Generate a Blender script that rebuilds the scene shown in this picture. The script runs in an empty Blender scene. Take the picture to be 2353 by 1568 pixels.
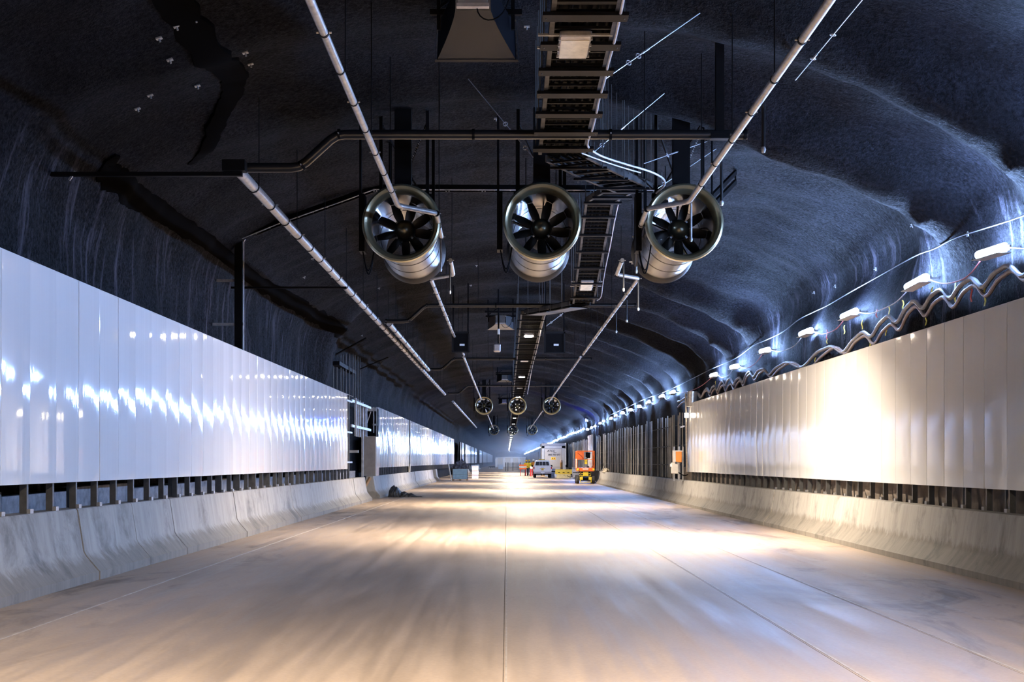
import bpy, bmesh, math, random
from mathutils import Vector, Matrix, noise, Euler

random.seed(7)
S = bpy.context.scene
COL = S.collection
R = math.radians
PI = math.pi

# ------------------------------------------------------------------ camera, world, exposure
F = 3268.0                       # focal length in photo pixels (50 mm on 36 mm)
CX, CY, CZ = 1165.0, 1061.0, 1.6  # vanishing point in the photo, camera height
cam_d = bpy.data.cameras.new('camera')
cam = bpy.data.objects.new('camera', cam_d)
COL.objects.link(cam)
cam.location = (0, 0, CZ)
cam.rotation_euler = (R(90), 0, 0)
cam_d.sensor_width = 36
cam_d.lens = 50
cam_d.shift_x = (1176.5 - CX) / 2353
cam_d.shift_y = (CY - 784) / 2353
cam_d.clip_start, cam_d.clip_end = 0.1, 2000
S.camera = cam

W = bpy.data.worlds.new('tunnel_dark')
S.world = W
W.use_nodes = True
W.node_tree.nodes['Background'].inputs[0].default_value = (0.35, 0.4, 0.55, 1)
W.node_tree.nodes['Background'].inputs[1].default_value = 0.004

S.view_settings.view_transform = 'Standard'
S.view_settings.look = 'None'
S.view_settings.gamma = 1
S.view_settings.use_curve_mapping = False
S.view_settings.exposure = 1.5
cy = S.cycles
cy.use_denoising = True
cy.max_bounces = 7
cy.diffuse_bounces = 4
cy.glossy_bounces = 3
cy.transmission_bounces = 4
cy.volume_bounces = 0
cy.sample_clamp_indirect = 6
cy.use_light_tree = True

LED_STRENGTH = 385.0             # wall battens
LED_COL = (0.32, 0.52, 1.0)
LAMP_POWER = 640.0               # lit ceiling luminaires
LAMP_COL = (1.0, 0.86, 0.69)


# ------------------------------------------------------------------ helpers
def W3(px, py, d):
    """a point of the place seen at photo pixel px,py and d metres down the tunnel"""
    return Vector(((px - CX) * d / F, d, CZ + (CY - py) * d / F))


def WZ(px, py, Z):
    """same, but at height Z above the camera"""
    return W3(px, py, Z * F / (CY - py))


OFF = {}


class MB:
    def __init__(s):
        s.v, s.f = [], []

    def add(s, vs, fs):
        b = len(s.v)
        s.v += [Vector(v) for v in vs]
        s.f += [tuple(i + b for i in f) for f in fs]
        return s

    def box(s, c, size, rot=None):
        x, y, z = size[0] / 2, size[1] / 2, size[2] / 2
        vs = [Vector((a * x, b * y, d * z)) for a in (-1, 1) for b in (-1, 1) for d in (-1, 1)]
        if rot is not None:
            vs = [rot @ v for v in vs]
        c = Vector(c)
        return s.add([v + c for v in vs], [(0, 1, 3, 2), (4, 6, 7, 5), (0, 4, 5, 1), (2, 3, 7, 6), (0, 2, 6, 4), (1, 5, 7, 3)])

    def lohi(s, lo, hi):
        lo, hi = Vector(lo), Vector(hi)
        return s.box((lo + hi) / 2, hi - lo)

    def cbox(s, c, size, ch=0.02):
        """box with chamfered vertical and horizontal edges (built as 3 stacked rounded slices)"""
        x, y, z = size[0] / 2, size[1] / 2, size[2] / 2
        c = Vector(c)

        def ring(k, zz):
            a, b = x - k, y - k
            return [c + Vector(p) for p in ((-a, -b - 0 + ch, zz), (-a + ch, -b, zz), (a - ch, -b, zz), (a, -b + ch, zz),
                                            (a, b - ch, zz), (a - ch, b, zz), (-a + ch, b, zz), (-a, b - ch, zz))]
        rs = [ring(ch, -z), ring(0, -z + ch), ring(0, z - ch), ring(ch, z)]
        return s.rings(rs, True)

    def rings(s, rs, caps=True, closed=True):
        n = len(rs[0])
        vs = [p for r in rs for p in r]
        fs = []
        m = n if closed else n - 1
        for i in range(len(rs) - 1):
            for j in range(m):
                k = (j + 1) % n
                fs.append((i * n + j, i * n + k, (i + 1) * n + k, (i + 1) * n + j))
        if caps:
            fs.append(tuple(range(n - 1, -1, -1)))
            fs.append(tuple((len(rs) - 1) * n + j for j in range(n)))
        return s.add(vs, fs)

    def tube(s, path, r, n=8, caps=True):
        path = [Vector(p) for p in path]
        rs = []
        up = None
        for i, p in enumerate(path):
            a = path[max(0, i - 1)]
            b = path[min(len(path) - 1, i + 1)]
            t = (b - a)
            if t.length < 1e-9:
                t = Vector((0, 1, 0))
            t.normalize()
            if up is None:
                up = Vector((0, 0, 1)) if abs(t.z) < 0.9 else Vector((1, 0, 0))
            u = t.cross(up)
            if u.length < 1e-4:
                u = t.cross(Vector((1, 0.3, 0.1)))
            u.normalize()
            w = u.cross(t).normalized()
            up = w
            rr = r[i] if isinstance(r, (list, tuple)) else r
            rs.append([p + rr * (math.cos(2 * PI * j / n) * u + math.sin(2 * PI * j / n) * w) for j in range(n)])
        return s.rings(rs, caps)

    def lathe(s, prof, c, axis='Y', n=32, closed=False):
        """prof: (radius, along) points"""
        c = Vector(c)
        rs = []
        for (r, t) in prof:
            ring = []
            for j in range(n):
                a = 2 * PI * j / n
                p = Vector((r * math.cos(a), t, r * math.sin(a)))
                if axis == 'Z':
                    p = Vector((r * math.cos(a), r * math.sin(a), t))
                elif axis == 'X':
                    p = Vector((t, r * math.cos(a), r * math.sin(a)))
                ring.append(c + p)
            rs.append(ring)
        if closed:
            rs.append(rs[0])
        return s.rings(rs, False)

    def prism(s, poly, axis, a, b):
        """poly: 2D points; axis 'Y': poly is (x,z) extruded from y=a to b; 'X': (y,z); 'Z': (x,y)"""
        def P(p, t):
            return Vector((p[0], t, p[1])) if axis == 'Y' else Vector((t, p[0], p[1])) if axis == 'X' else Vector((p[0], p[1], t))
        return s.rings([[P(p, a) for p in poly], [P(p, b) for p in poly]], True)

    def sphere(s, c, r, n=12, m=8, sc=(1, 1, 1)):
        c = Vector(c)
        rs = []
        for i in range(m + 1):
            th = PI * i / m
            rr = max(1e-4, math.sin(th)) * r
            rs.append([c + Vector((rr * math.cos(2 * PI * j / n) * sc[0], rr * math.sin(2 * PI * j / n) * sc[1], -math.cos(th) * r * sc[2])) for j in range(n)])
        return s.rings(rs, True)

    def mesh(s, name, mat, smooth=False, off=(0, 0, 0)):
        me = bpy.data.meshes.new(name)
        off = Vector(off)
        me.from_pydata([tuple(v - off) for v in s.v], [], s.f)
        bm = bmesh.new()
        bm.from_mesh(me)
        bmesh.ops.recalc_face_normals(bm, faces=bm.faces)
        bm.to_mesh(me)
        bm.free()
        if smooth:
            me.polygons.foreach_set('use_smooth', [True] * len(me.polygons))
            try:
                me.set_sharp_from_angle(angle=R(40))
            except Exception:
                pass
        if mat:
            me.materials.append(mat)
        me.update()
        return me

    def build(s, name, mat, parent=None, smooth=False, label=None):
        off = OFF.get(parent.name, Vector()) if parent else Vector()
        o = bpy.data.objects.new(name, s.mesh(name, mat, smooth, off))
        COL.objects.link(o)
        if parent:
            o.parent = parent
            OFF[o.name] = off
        if label:
            o['label'] = label
        return o


def put(name, me, parent, loc, rot=(0, 0, 0), scale=(1, 1, 1)):
    o = bpy.data.objects.new(name, me)
    COL.objects.link(o)
    if parent:
        o.parent = parent
        o.location = Vector(loc) - OFF.get(parent.name, Vector())
    else:
        o.location = loc
    o.rotation_euler = rot
    o.scale = scale
    return o


def tag(o, label, cat, group=None, kind=None):
    o['label'] = label
    o['category'] = cat
    if group:
        o['group'] = group
    if kind:
        o['kind'] = kind
    return o


def thing(name, label, cat, loc=(0, 0, 0), group=None, kind=None):
    o = bpy.data.objects.new(name, None)
    COL.objects.link(o)
    o.empty_display_size = 0.1
    o.location = loc
    OFF[o.name] = Vector(loc)
    return tag(o, label, cat, group, kind)


def copy_tree(o, loc=None, label=None, rot=None, parent=None, group=None):
    c = o.copy()
    COL.objects.link(c)
    if parent:
        c.parent = parent
    for ch in list(o.children):
        copy_tree(ch, parent=c)
    if loc is not None:
        c.location = loc
    if rot is not None:
        c.rotation_euler = rot
    if label:
        c['label'] = label
    if group:
        c['group'] = group
    return c


def struct(o):
    o['kind'] = 'structure'
    return o


ORD = ['first', 'second', 'third', 'fourth', 'fifth', 'sixth', 'seventh', 'eighth', 'ninth', 'tenth', 'eleventh', 'twelfth',
       'thirteenth', 'fourteenth', 'fifteenth', 'sixteenth', 'seventeenth', 'eighteenth', 'nineteenth', 'twentieth',
       'twenty-first', 'twenty-second', 'twenty-third', 'twenty-fourth', 'twenty-fifth', 'twenty-sixth']


# ------------------------------------------------------------------ materials
def mat(name, col, rough=0.5, metal=0.0, spec=None, emit=None, estr=0.0):
    m = bpy.data.materials.new(name)
    m.use_nodes = True
    b = m.node_tree.nodes['Principled BSDF']
    b.inputs['Base Color'].default_value = (*col, 1)
    b.inputs['Roughness'].default_value = rough
    b.inputs['Metallic'].default_value = metal
    if spec is not None:
        b.inputs['Specular IOR Level'].default_value = spec
    if emit:
        b.inputs['Emission Color'].default_value = (*emit, 1)
        b.inputs['Emission Strength'].default_value = estr
    return m


def nodes(m):
    nt = m.node_tree
    return nt, nt.nodes, nt.links, nt.nodes['Principled BSDF']


def ncoord(nt, scale=(1, 1, 1), kind='Object', rot=(0, 0, 0)):
    tc = nt.nodes.new('ShaderNodeTexCoord')
    mp = nt.nodes.new('ShaderNodeMapping')
    mp.inputs['Scale'].default_value = scale
    mp.inputs['Rotation'].default_value = rot
    if kind == 'Position':
        g = nt.nodes.new('ShaderNodeNewGeometry')
        nt.links.new(g.outputs['Position'], mp.inputs[0])
    else:
        nt.links.new(tc.outputs[kind], mp.inputs[0])
    return mp.outputs[0]


def nnoise(nt, vec, scale, detail=4, rough=0.55, dist=0.0):
    n = nt.nodes.new('ShaderNodeTexNoise')
    n.inputs['Scale'].default_value = scale
    n.inputs['Detail'].default_value = detail
    n.inputs['Roughness'].default_value = rough
    n.inputs['Distortion'].default_value = dist
    nt.links.new(vec, n.inputs['Vector'])
    return n.outputs['Fac']


def nramp(nt, fac, stops):
    r = nt.nodes.new('ShaderNodeValToRGB')
    while len(r.color_ramp.elements) < len(stops):
        r.color_ramp.elements.new(0.5)
    for e, (p, c) in zip(r.color_ramp.elements, stops):
        e.position = p
        e.color = (*c, 1) if len(c) == 3 else c
    nt.links.new(fac, r.inputs[0])
    return r.outputs[0]


def nmix(nt, a, b, fac, mode='MIX'):
    m = nt.nodes.new('ShaderNodeMix')
    m.data_type = 'RGBA'
    m.blend_type = mode
    for sock, val in ((m.inputs[6], a), (m.inputs[7], b), (m.inputs[0], fac)):
        if hasattr(val, 'links'):
            nt.links.new(val, sock)
        elif isinstance(val, (int, float)):
            sock.default_value = val
        else:
            sock.default_value = (*val, 1)
    return m.outputs[2]


def nbump(nt, b, height, strength, dist=0.02):
    bp = nt.nodes.new('ShaderNodeBump')
    bp.inputs['Strength'].default_value = strength
    bp.inputs['Distance'].default_value = dist
    nt.links.new(height, bp.inputs['Height'])
    nt.links.new(bp.outputs[0], b.inputs['Normal'])
    return bp


def g3(v):
    return (v, v, v)


def make_floor_mat():
    m = mat('road_concrete', (0.45, 0.40, 0.35), 0.5)
    nt, N, L, b = nodes(m)
    p = ncoord(nt, (1, 0.22, 1), 'Position')
    p2 = ncoord(nt, (1, 1, 1), 'Position')
    big = nnoise(nt, p, 0.45, 5, 0.6, 0.4)
    fine = nnoise(nt, ncoord(nt, (3, 0.12, 1), 'Position'), 1.4, 6, 0.65)
    grit = nnoise(nt, p2, 30, 3)
    c = nramp(nt, big, [(0.28, (0.24, 0.18, 0.13)), (0.5, (0.345, 0.262, 0.195)), (0.72, (0.40, 0.31, 0.235))])
    c = nmix(nt, c, nramp(nt, fine, [(0.32, g3(0.70)), (0.60, g3(1.06))]), 0.8, 'MULTIPLY')
    # damp, dirty patches
    st = nnoise(nt, ncoord(nt, (0.7, 0.25, 1), 'Position'), 0.8, 6, 0.7, 1.2)
    sp = N.new('ShaderNodeSeparateXYZ')
    L.new(p2, sp.inputs[0])
    mr = N.new('ShaderNodeMapRange')
    mr.inputs[1].default_value, mr.inputs[2].default_value = -6.0, 7.5
    L.new(sp.outputs[0], mr.inputs[0])
    edge = nramp(nt, mr.outputs[0], [(0.10, g3(0.95)), (0.20, g3(0.12)), (0.66, g3(0.12)), (0.80, g3(0.8)), (0.94, g3(1))])
    c = nmix(nt, c, nramp(nt, st, [(0.36, g3(0.40)), (0.47, g3(1.0))]), edge, 'MULTIPLY')
    c = nmix(nt, c, nramp(nt, grit, [(0.3, g3(0.85)), (0.7, g3(1.08))]), 0.6, 'MULTIPLY')
    L.new(c, b.inputs['Base Color'])
    rr = nramp(nt, fine, [(0.3, g3(0.36)), (0.7, g3(0.6))])
    L.new(rr, b.inputs['Roughness'])
    b.inputs['Specular IOR Level'].default_value = 0.35
    nbump(nt, b, nnoise(nt, ncoord(nt, (1, 6, 1), 'Position'), 9, 4, 0.7), 0.18, 0.006)
    return m


def make_barrier_mat():
    m = mat('barrier_concrete', (0.5, 0.48, 0.45), 0.7)
    nt, N, L, b = nodes(m)
    pos = ncoord(nt, (1, 1, 1), 'Position')
    streak = nnoise(nt, ncoord(nt, (1, 3, 0.4), 'Position'), 1.6, 6, 0.7, 0.3)
    blot = nnoise(nt, pos, 1.1, 6, 0.7, 0.5)
    c = nramp(nt, streak, [(0.25, (0.215, 0.20, 0.175)), (0.52, (0.315, 0.293, 0.262)), (0.8, (0.38, 0.356, 0.32))])
    c = nmix(nt, c, nramp(nt, blot, [(0.32, g3(0.42)), (0.48, g3(1.0))]), 0.8, 'MULTIPLY')
    # grime band near the road
    sep = N.new('ShaderNodeSeparateXYZ')
    L.new(pos, sep.inputs[0])
    wob = nnoise(nt, ncoord(nt, (1, 2.2, 1), 'Position'), 2.5, 5, 0.7)
    ma = N.new('ShaderNodeMath')
    ma.operation = 'MULTIPLY_ADD'
    ma.inputs[1].default_value = -0.5
    L.new(wob, ma.inputs[0])
    L.new(sep.outputs[2], ma.inputs[2])
    c = nmix(nt, c, nramp(nt, ma.outputs[0], [(0.0, (0.5, 0.46, 0.4)), (0.1, g3(1.0))]), 0.7, 'MULTIPLY')
    L.new(c, b.inputs['Base Color'])
    nbump(nt, b, nnoise(nt, pos, 14, 5, 0.7), 0.25, 0.01)
    return m


def make_rock_mat():
    m = mat('sprayed_rock_black', (0.05, 0.05, 0.055), 0.75)
    nt, N, L, b = nodes(m)
    pos = ncoord(nt, (1, 1, 1), 'Position')
    fine = nnoise(nt, pos, 16, 4, 0.75)
    mid = nnoise(nt, pos, 0.55, 5, 0.6, 0.6)
    c = nramp(nt, mid, [(0.3, (0.0016, 0.0015, 0.0020)), (0.55, (0.0046, 0.0046, 0.0063)), (0.8, (0.0098, 0.0098, 0.0134))])
    c = nmix(nt, c, nramp(nt, fine, [(0.38, g3(0.25)), (0.62, g3(1.9))]), 0.85, 'MULTIPLY')
    # pale run-off streaks on the steep faces
    g = N.new('ShaderNodeNewGeometry')
    sp = N.new('ShaderNodeSeparateXYZ')
    L.new(g.outputs['Normal'], sp.inputs[0])
    ab = N.new('ShaderNodeMath')
    ab.operation = 'ABSOLUTE'
    L.new(sp.outputs[2], ab.inputs[0])
    steep = nramp(nt, ab.outputs[0], [(0.25, g3(1)), (0.6, g3(0))])
    st = nnoise(nt, ncoord(nt, (1, 1.6, 0.16), 'Position'), 2.6, 6, 0.7, 0.3)
    stm = nramp(nt, st, [(0.53, g3(0)), (0.72, g3(1))])
    spy = N.new('ShaderNodeSeparateXYZ')
    L.new(pos, spy.inputs[0])
    mr = N.new('ShaderNodeMapRange')
    mr.inputs[1].default_value, mr.inputs[2].default_value = 44, 58
    mr.inputs[3].default_value, mr.inputs[4].default_value = 1, 0.08
    L.new(spy.outputs[1], mr.inputs[0])
    st2 = nmix(nt, nmix(nt, stm, steep, 1.0, 'MULTIPLY'), mr.outputs[0], 1.0, 'MULTIPLY')
    c = nmix(nt, c, (0.07, 0.066, 0.082), st2)
    L.new(c, b.inputs['Base Color'])
    b.inputs['Specular IOR Level'].default_value = 0.06
    rr = nramp(nt, fine, [(0.3, g3(0.95)), (0.7, g3(0.6))])
    L.new(rr, b.inputs['Roughness'])
    add = N.new('ShaderNodeMath')
    add.operation = 'ADD'
    L.new(fine, add.inputs[0])
    L.new(nnoise(nt, pos, 5, 4, 0.6), add.inputs[1])
    nbump(nt, b, add.outputs[0], 0.9, 0.035)
    return m


def make_panel_mat(name, col, wave=0.05, ra=0.035, rb=0.06):
    m = mat(name, col, 0.13)
    nt, N, L, b = nodes(m)
    b.inputs['Specular IOR Level'].default_value = 0.5
    v = nnoise(nt, ncoord(nt, (1, 5, 0.12), 'Position'), 1.2, 3, 0.5)
    nbump(nt, b, v, wave, 0.03)
    r = nramp(nt, nnoise(nt, ncoord(nt, (1, 1, 0.3), 'Position'), 3, 4, 0.7), [(0.3, g3(ra)), (0.7, g3(rb))])
    L.new(r, b.inputs['Roughness'])
    return m


def make_galv(name, col=(0.55, 0.54, 0.52), rough=0.42, metal=0.75, sc=9):
    m = mat(name, col, rough, metal)
    nt, N, L, b = nodes(m)
    n = nnoise(nt, ncoord(nt, (1, 1, 1), 'Position'), sc, 5, 0.7)
    c = nramp(nt, n, [(0.3, tuple(x * 0.62 for x in col)), (0.7, tuple(min(1, x * 1.15) for x in col))])
    L.new(c, b.inputs['Base Color'])
    return m


def noisy(name, col, rough=0.5, metal=0.0, sc=6, lo=0.7, hi=1.1, spec=None):
    m = mat(name, col, rough, metal, spec)
    nt, N, L, b = nodes(m)
    n = nnoise(nt, ncoord(nt, (1, 1, 1), 'Position'), sc, 5, 0.65)
    c = nramp(nt, n, [(0.3, tuple(x * lo for x in col)), (0.7, tuple(min(1, x * hi) for x in col))])
    L.new(c, b.inputs['Base Color'])
    return m


M = {}
M['floor'] = make_floor_mat()
M['barrier'] = make_barrier_mat()
M['rock'] = make_rock_mat()
M['strip'] = noisy('black_drain_membrane', (0.0022, 0.0016, 0.0014), 0.95, 0, 4, spec=0.02)
M['panel'] = make_panel_mat('white_enamel_panel', (0.74, 0.74, 0.745), 0.10)
M['panel_r'] = make_panel_mat('ivory_enamel_panel', (0.74, 0.725, 0.69), 0.06, 0.07, 0.11)
M['galv'] = make_galv('galvanised_pipe', (0.40, 0.385, 0.375), 0.4, 0.6)
M['stud'] = make_galv('galvanised_stud', (0.42, 0.42, 0.42), 0.45, 0.7, 5)
M['stud_pale'] = noisy('pale_zinc_stud', (0.66, 0.62, 0.54), 0.45, 0.3, 0.9, 0.45, 1.2)
M['post'] = noisy('dull_steel_post', (0.10, 0.097, 0.094), 0.55, 0.5, 7)
M['dark'] = noisy('black_painted_steel', (0.005, 0.0046, 0.005), 0.5, 0.0, 5, spec=0.05)
M['railp'] = noisy('rail_black_zinc', (0.05, 0.048, 0.048), 0.5, 0.0, 3, 0.15, 2.0, spec=0.1)
M['darkpipe'] = noisy('dark_painted_pipe', (0.010, 0.0095, 0.010), 0.3, 0.0, 5, spec=0.4)
M['fan_ring'] = noisy('fan_cowl_grey_paint', (0.33, 0.29, 0.18), 0.3, 0.85, 3, 0.85, 1.1)
M['fan_neck'] = noisy('fan_neck_dark', (0.010, 0.0095, 0.010), 0.5, 0.0, 6, spec=0.12)
M['fan_case'] = make_galv('fan_casing_sheet', (0.18, 0.172, 0.168), 0.26, 0.9, 3)
M['fan_in'] = make_galv('fan_duct_sheet', (0.22, 0.20, 0.185), 0.2, 0.9, 3)
M['blade'] = noisy('fan_blade_black', (0.02, 0.018, 0.016), 0.4, 0.4, 6)
M['hub'] = noisy('fan_hub_bronze_grey', (0.10, 0.09, 0.06), 0.28, 0.8, 6)
M['chrome'] = mat('bright_steel', (0.7, 0.7, 0.7), 0.25, 1.0)
M['conduit'] = noisy('pale_conduit', (0.5, 0.5, 0.55), 0.4, 0.2, 9)
M['black'] = noisy('black_rubber', (0.0035, 0.0035, 0.004), 0.6, 0, 8, spec=0.04)
M['wire'] = mat('wire_rope', (0.55, 0.55, 0.58), 0.4, 0.6)
M['lampbody'] = noisy('luminaire_alloy', (0.38, 0.36, 0.36), 0.4, 0.6, 9)
M['lamp_off'] = noisy('luminaire_glass_unlit', (0.78, 0.73, 0.58), 0.25, 0, 6)
M['lamp_on'] = mat('luminaire_glass_lit', (1, 1, 1), 0.4, emit=LAMP_COL, estr=120)
M['led'] = mat('led_tube_lit', (1, 1, 1), 0.4, emit=LED_COL, estr=LED_STRENGTH)
M['flood'] = mat('flood_lamp_lit', (1, 1, 1), 0.4, emit=(1.0, 0.86, 0.68), estr=28)
M['blue_lamp'] = mat('blue_lamp_lit', (0.1, 0.15, 1), 0.4, emit=(0.02, 0.04, 1.0), estr=900)
M['horn'] = noisy('horn_bluegrey', (0.004, 0.004, 0.006), 0.4, 0.0, 5, spec=0.05)
M['horn_lamplit'] = noisy('horn_grey_lamplit', (0.10, 0.095, 0.10), 0.4, 0, 5)  # lighter copy of the horn colour, with lamplight painted in
M['white'] = noisy('white_gloss', (0.78, 0.77, 0.75), 0.3, 0, 5, 0.9, 1.05)
M['offwhite'] = noisy('offwhite_plastic', (0.68, 0.63, 0.54), 0.5, 0, 5, 0.85, 1.05)
M['yellow'] = noisy('yellow_plastic', (0.86, 0.62, 0.03), 0.45, 0, 5, 0.85, 1.05)
M['yellowp'] = noisy('yellow_paint', (0.75, 0.55, 0.03), 0.45, 0.1, 5, 0.75, 1.05)
M['orange'] = noisy('orange_paint', (0.80, 0.15, 0.015), 0.45, 0.05, 5, 0.8, 1.05)
M['box_orange'] = noisy('orange_enclosure', (0.86, 0.28, 0.04), 0.4, 0, 5, 0.9, 1.05)
M['red'] = noisy('red_lens', (0.5, 0.02, 0.02), 0.25, 0, 5)
M['glass'] = mat('dark_window', (0.02, 0.02, 0.022), 0.08, 0)
M['tyre'] = noisy('tyre_rubber', (0.03, 0.028, 0.027), 0.75, 0, 9)
M['steelblue'] = noisy('blue_grey_steel_crate', (0.22, 0.34, 0.40), 0.5, 0.1, 5, 0.85, 1.1)
M['shed'] = noisy('pale_blue_grey_shed', (0.24, 0.26, 0.31), 0.5, 0, 3, 0.9, 1.06)
M['shed_dk'] = noisy('shed_recess_grey', (0.14, 0.15, 0.19), 0.55, 0, 3, 0.9, 1.06)
M['ink'] = mat('black_lettering', (0.02, 0.02, 0.025), 0.5)
M['inkgrey'] = mat('grey_lettering', (0.28, 0.28, 0.30), 0.5)
M['sign_y'] = noisy('amber_plate', (0.62, 0.38, 0.03), 0.5, 0, 8, 0.9, 1.05)
M['tarp'] = noisy('black_tarpaulin', (0.02, 0.018, 0.017), 0.5, 0, 5)
M['bag'] = noisy('dark_plastic_sheet', (0.05, 0.048, 0.06), 0.28, 0, 6, 0.5, 1.6)
M['wood'] = noisy('weathered_timber', (0.30, 0.19, 0.11), 0.7, 0, 8)
M['board'] = noisy('fibre_board', (0.36, 0.31, 0.26), 0.7, 0, 4, 0.85, 1.08)
M['skin'] = mat('skin', (0.55, 0.36, 0.27), 0.55)
M['hiviz'] = noisy('hi_vis_yellow_cloth', (0.90, 0.62, 0.03), 0.8, 0, 9)
M['hiviz_o'] = noisy('hi_vis_orange_cloth', (0.90, 0.32, 0.04), 0.8, 0, 9)
M['navy'] = noisy('navy_workwear', (0.03, 0.028, 0.04), 0.85, 0, 9)
M['tag_y'] = noisy('yellow_strap', (0.75, 0.65, 0.10), 0.6, 0, 9)
M['tag_r'] = noisy('red_strap', (0.55, 0.07, 0.06), 0.6, 0, 9)
M['hose_g'] = noisy('grey_corrugated_hose', (0.25, 0.245, 0.25), 0.5, 0, 9)
M['hose_o'] = noisy('buff_corrugated_hose', (0.30, 0.235, 0.21), 0.5, 0, 9)
M['pink'] = noisy('pale_wrap', (0.70, 0.58, 0.58), 0.5, 0, 6)
M['render'] = noisy('rough_grey_render', (0.28, 0.28, 0.30), 0.85, 0, 5, 0.45, 1.2)
M['foil'] = make_galv('foil_lagging', (0.6, 0.52, 0.42), 0.35, 0.6, 14)

# ------------------------------------------------------------------ tunnel vault
PROF0 = [(-6.75, -0.3), (-6.75, 1.5), (-6.75, 3.0), (-6.75, 5.0), (-6.68, 5.8), (-6.4, 6.4), (-5.9, 6.75), (-5.0, 7.1), (-3.5, 7.55),
         (-1.5, 7.95), (0.57, 8.08), (2.6, 7.95), (4.46, 7.55), (5.84, 7.08), (6.7, 6.7), (7.3, 6.42), (7.7, 6.05), (7.85, 5.5),
         (7.85, 4.5), (7.85, 3.0), (7.85, 1.5), (7.85, -0.4)]


def crom(P, k):
    out = []
    for i in range(len(P) - 1):
        p0 = P[max(0, i - 1)]
        p1, p2 = P[i], P[i + 1]
        p3 = P[min(len(P) - 1, i + 2)]
        for j in range(k):
            t = j / k
            out.append(tuple(0.5 * ((2 * p1[c]) + (-p0[c] + p2[c]) * t + (2 * p0[c] - 5 * p1[c] + 4 * p2[c] - p3[c]) * t * t
                                    + (-p0[c] + 3 * p1[c] - 3 * p2[c] + p3[c]) * t ** 3) for c in (0, 1)))
    out.append(P[-1])
    return out


_p = crom(PROF0, 12)
_L = [0]
for i in range(1, len(_p)):
    _L.append(_L[-1] + math.hypot(_p[i][0] - _p[i - 1][0], _p[i][1] - _p[i - 1][1]))
NS = 150
PROF = []
k = 0
for i in range(NS + 1):
    t = _L[-1] * i / NS
    while k < len(_L) - 2 and _L[k + 1] < t:
        k += 1
    u = (t - _L[k]) / (_L[k + 1] - _L[k])
    PROF.append((_p[k][0] + u * (_p[k + 1][0] - _p[k][0]), _p[k][1] + u * (_p[k + 1][1] - _p[k][1])))
PNORM = []
for i in range(NS + 1):
    a, b = PROF[max(0, i - 1)], PROF[min(NS, i + 1)]
    t = Vector((b[0] - a[0], b[1] - a[1])).normalized()
    PNORM.append(Vector((t.y, -t.x)))       # points into the tunnel

RIBS = [(6.5, .4), (11, .45), (15.4, .5), (19.9, .6), (24.3, .75), (44.6, .62), (49.6, .6), (54.6, .5), (59.8, .55), (65, .55), (70.2, .5),
        (75.8, .6), (81.2, .5), (86.8, .55), (92, .5), (97.6, .5), (103, .55), (109.5, .5)]
dd = 117.0
while dd < 335:
    RIBS.append((dd, .6))
    dd += 6.2


def smooth01(x, a, b):
    t = min(1, max(0, (x - a) / (b - a)))
    return t * t * (3 - 2 * t)


def vault_disp(i, d):
    """inward displacement of profile sample i at depth d"""
    x, z = PROF[i]
    arch = smooth01(z, 4.9, 6.1)
    side = 0.30 + 0.70 * smooth01(x, 0.5, 5.5)
    wob = 0.5 * noise.noise(Vector((x * 0.25, 3.1, z * 0.3)))
    r = 0.0
    for (rd, amp) in RIBS:
        q = d - rd - wob - 0.05 * (x - 5)
        if abs(q) < 4.5:
            r += amp * math.exp(-(q / (1.0 if rd < 40 else 1.15)) ** 2)
    out = r * arch * side
    if x > 3:
        out -= .55 * smooth01(x, 3, 6.5) * arch * smooth01(d, 26.0, 29) * (1 - smooth01(d, 38, 42.5))
    p = Vector((x, d, z))
    out += 0.16 * noise.noise(p * 0.32) + 0.06 * noise.noise(p * 1.1 + Vector((9, 2, 5))) + 0.025 * noise.noise(p * 2.9)
    if x < -4.5:                                    # left wall bulges before the recess
        lw = smooth01(-x, 4.5, 6.3)
        out += lw * 0.55 * math.exp(-((d - 49.5) / 2.2) ** 2) * smooth01(z, 2.5, 5.0)
    return out


def vault_pt(fi, d, off=0.0):
    i = int(max(0, min(NS - 1, math.floor(fi))))
    u = fi - i
    x = PROF[i][0] * (1 - u) + PROF[i + 1][0] * u
    z = PROF[i][1] * (1 - u) + PROF[i + 1][1] * u
    n = (PNORM[i] * (1 - u) + PNORM[i + 1] * u).normalized()
    dp = vault_disp(i, d) * (1 - u) + vault_disp(i + 1, d) * u + off
    return Vector((x + n.x * dp, d, z + n.y * dp)), Vector((n.x, 0, n.y))


def vault_hit(px, py):
    """where the sight line of a photo pixel meets the vault: (profile index, depth)"""
    dx, dz = px - CX, CY - py
    for i in range(NS):
        x0, z0 = PROF[i][0], PROF[i][1] - CZ
        x1, z1 = PROF[i + 1][0], PROF[i + 1][1] - CZ
        c0, c1 = dx * z0 - dz * x0, dx * z1 - dz * x1
        if c0 * c1 <= 0 and c0 != c1:
            u = c0 / (c0 - c1)
            x, z = x0 + u * (x1 - x0), z0 + u * (z1 - z0)
            t = (x * dx + z * dz) / (dx * dx + dz * dz)
            if t > 0:
                return i + u, t * F
    return 0, 30


def roof_z(x, d):
    """height of the vault above lateral position x"""
    for i in range(40, NS - 30):
        if PROF[i][0] <= x <= PROF[i + 1][0]:
            u = (x - PROF[i][0]) / (PROF[i + 1][0] - PROF[i][0])
            return vault_pt(i + u, d)[0].z
    return 7.5


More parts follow.
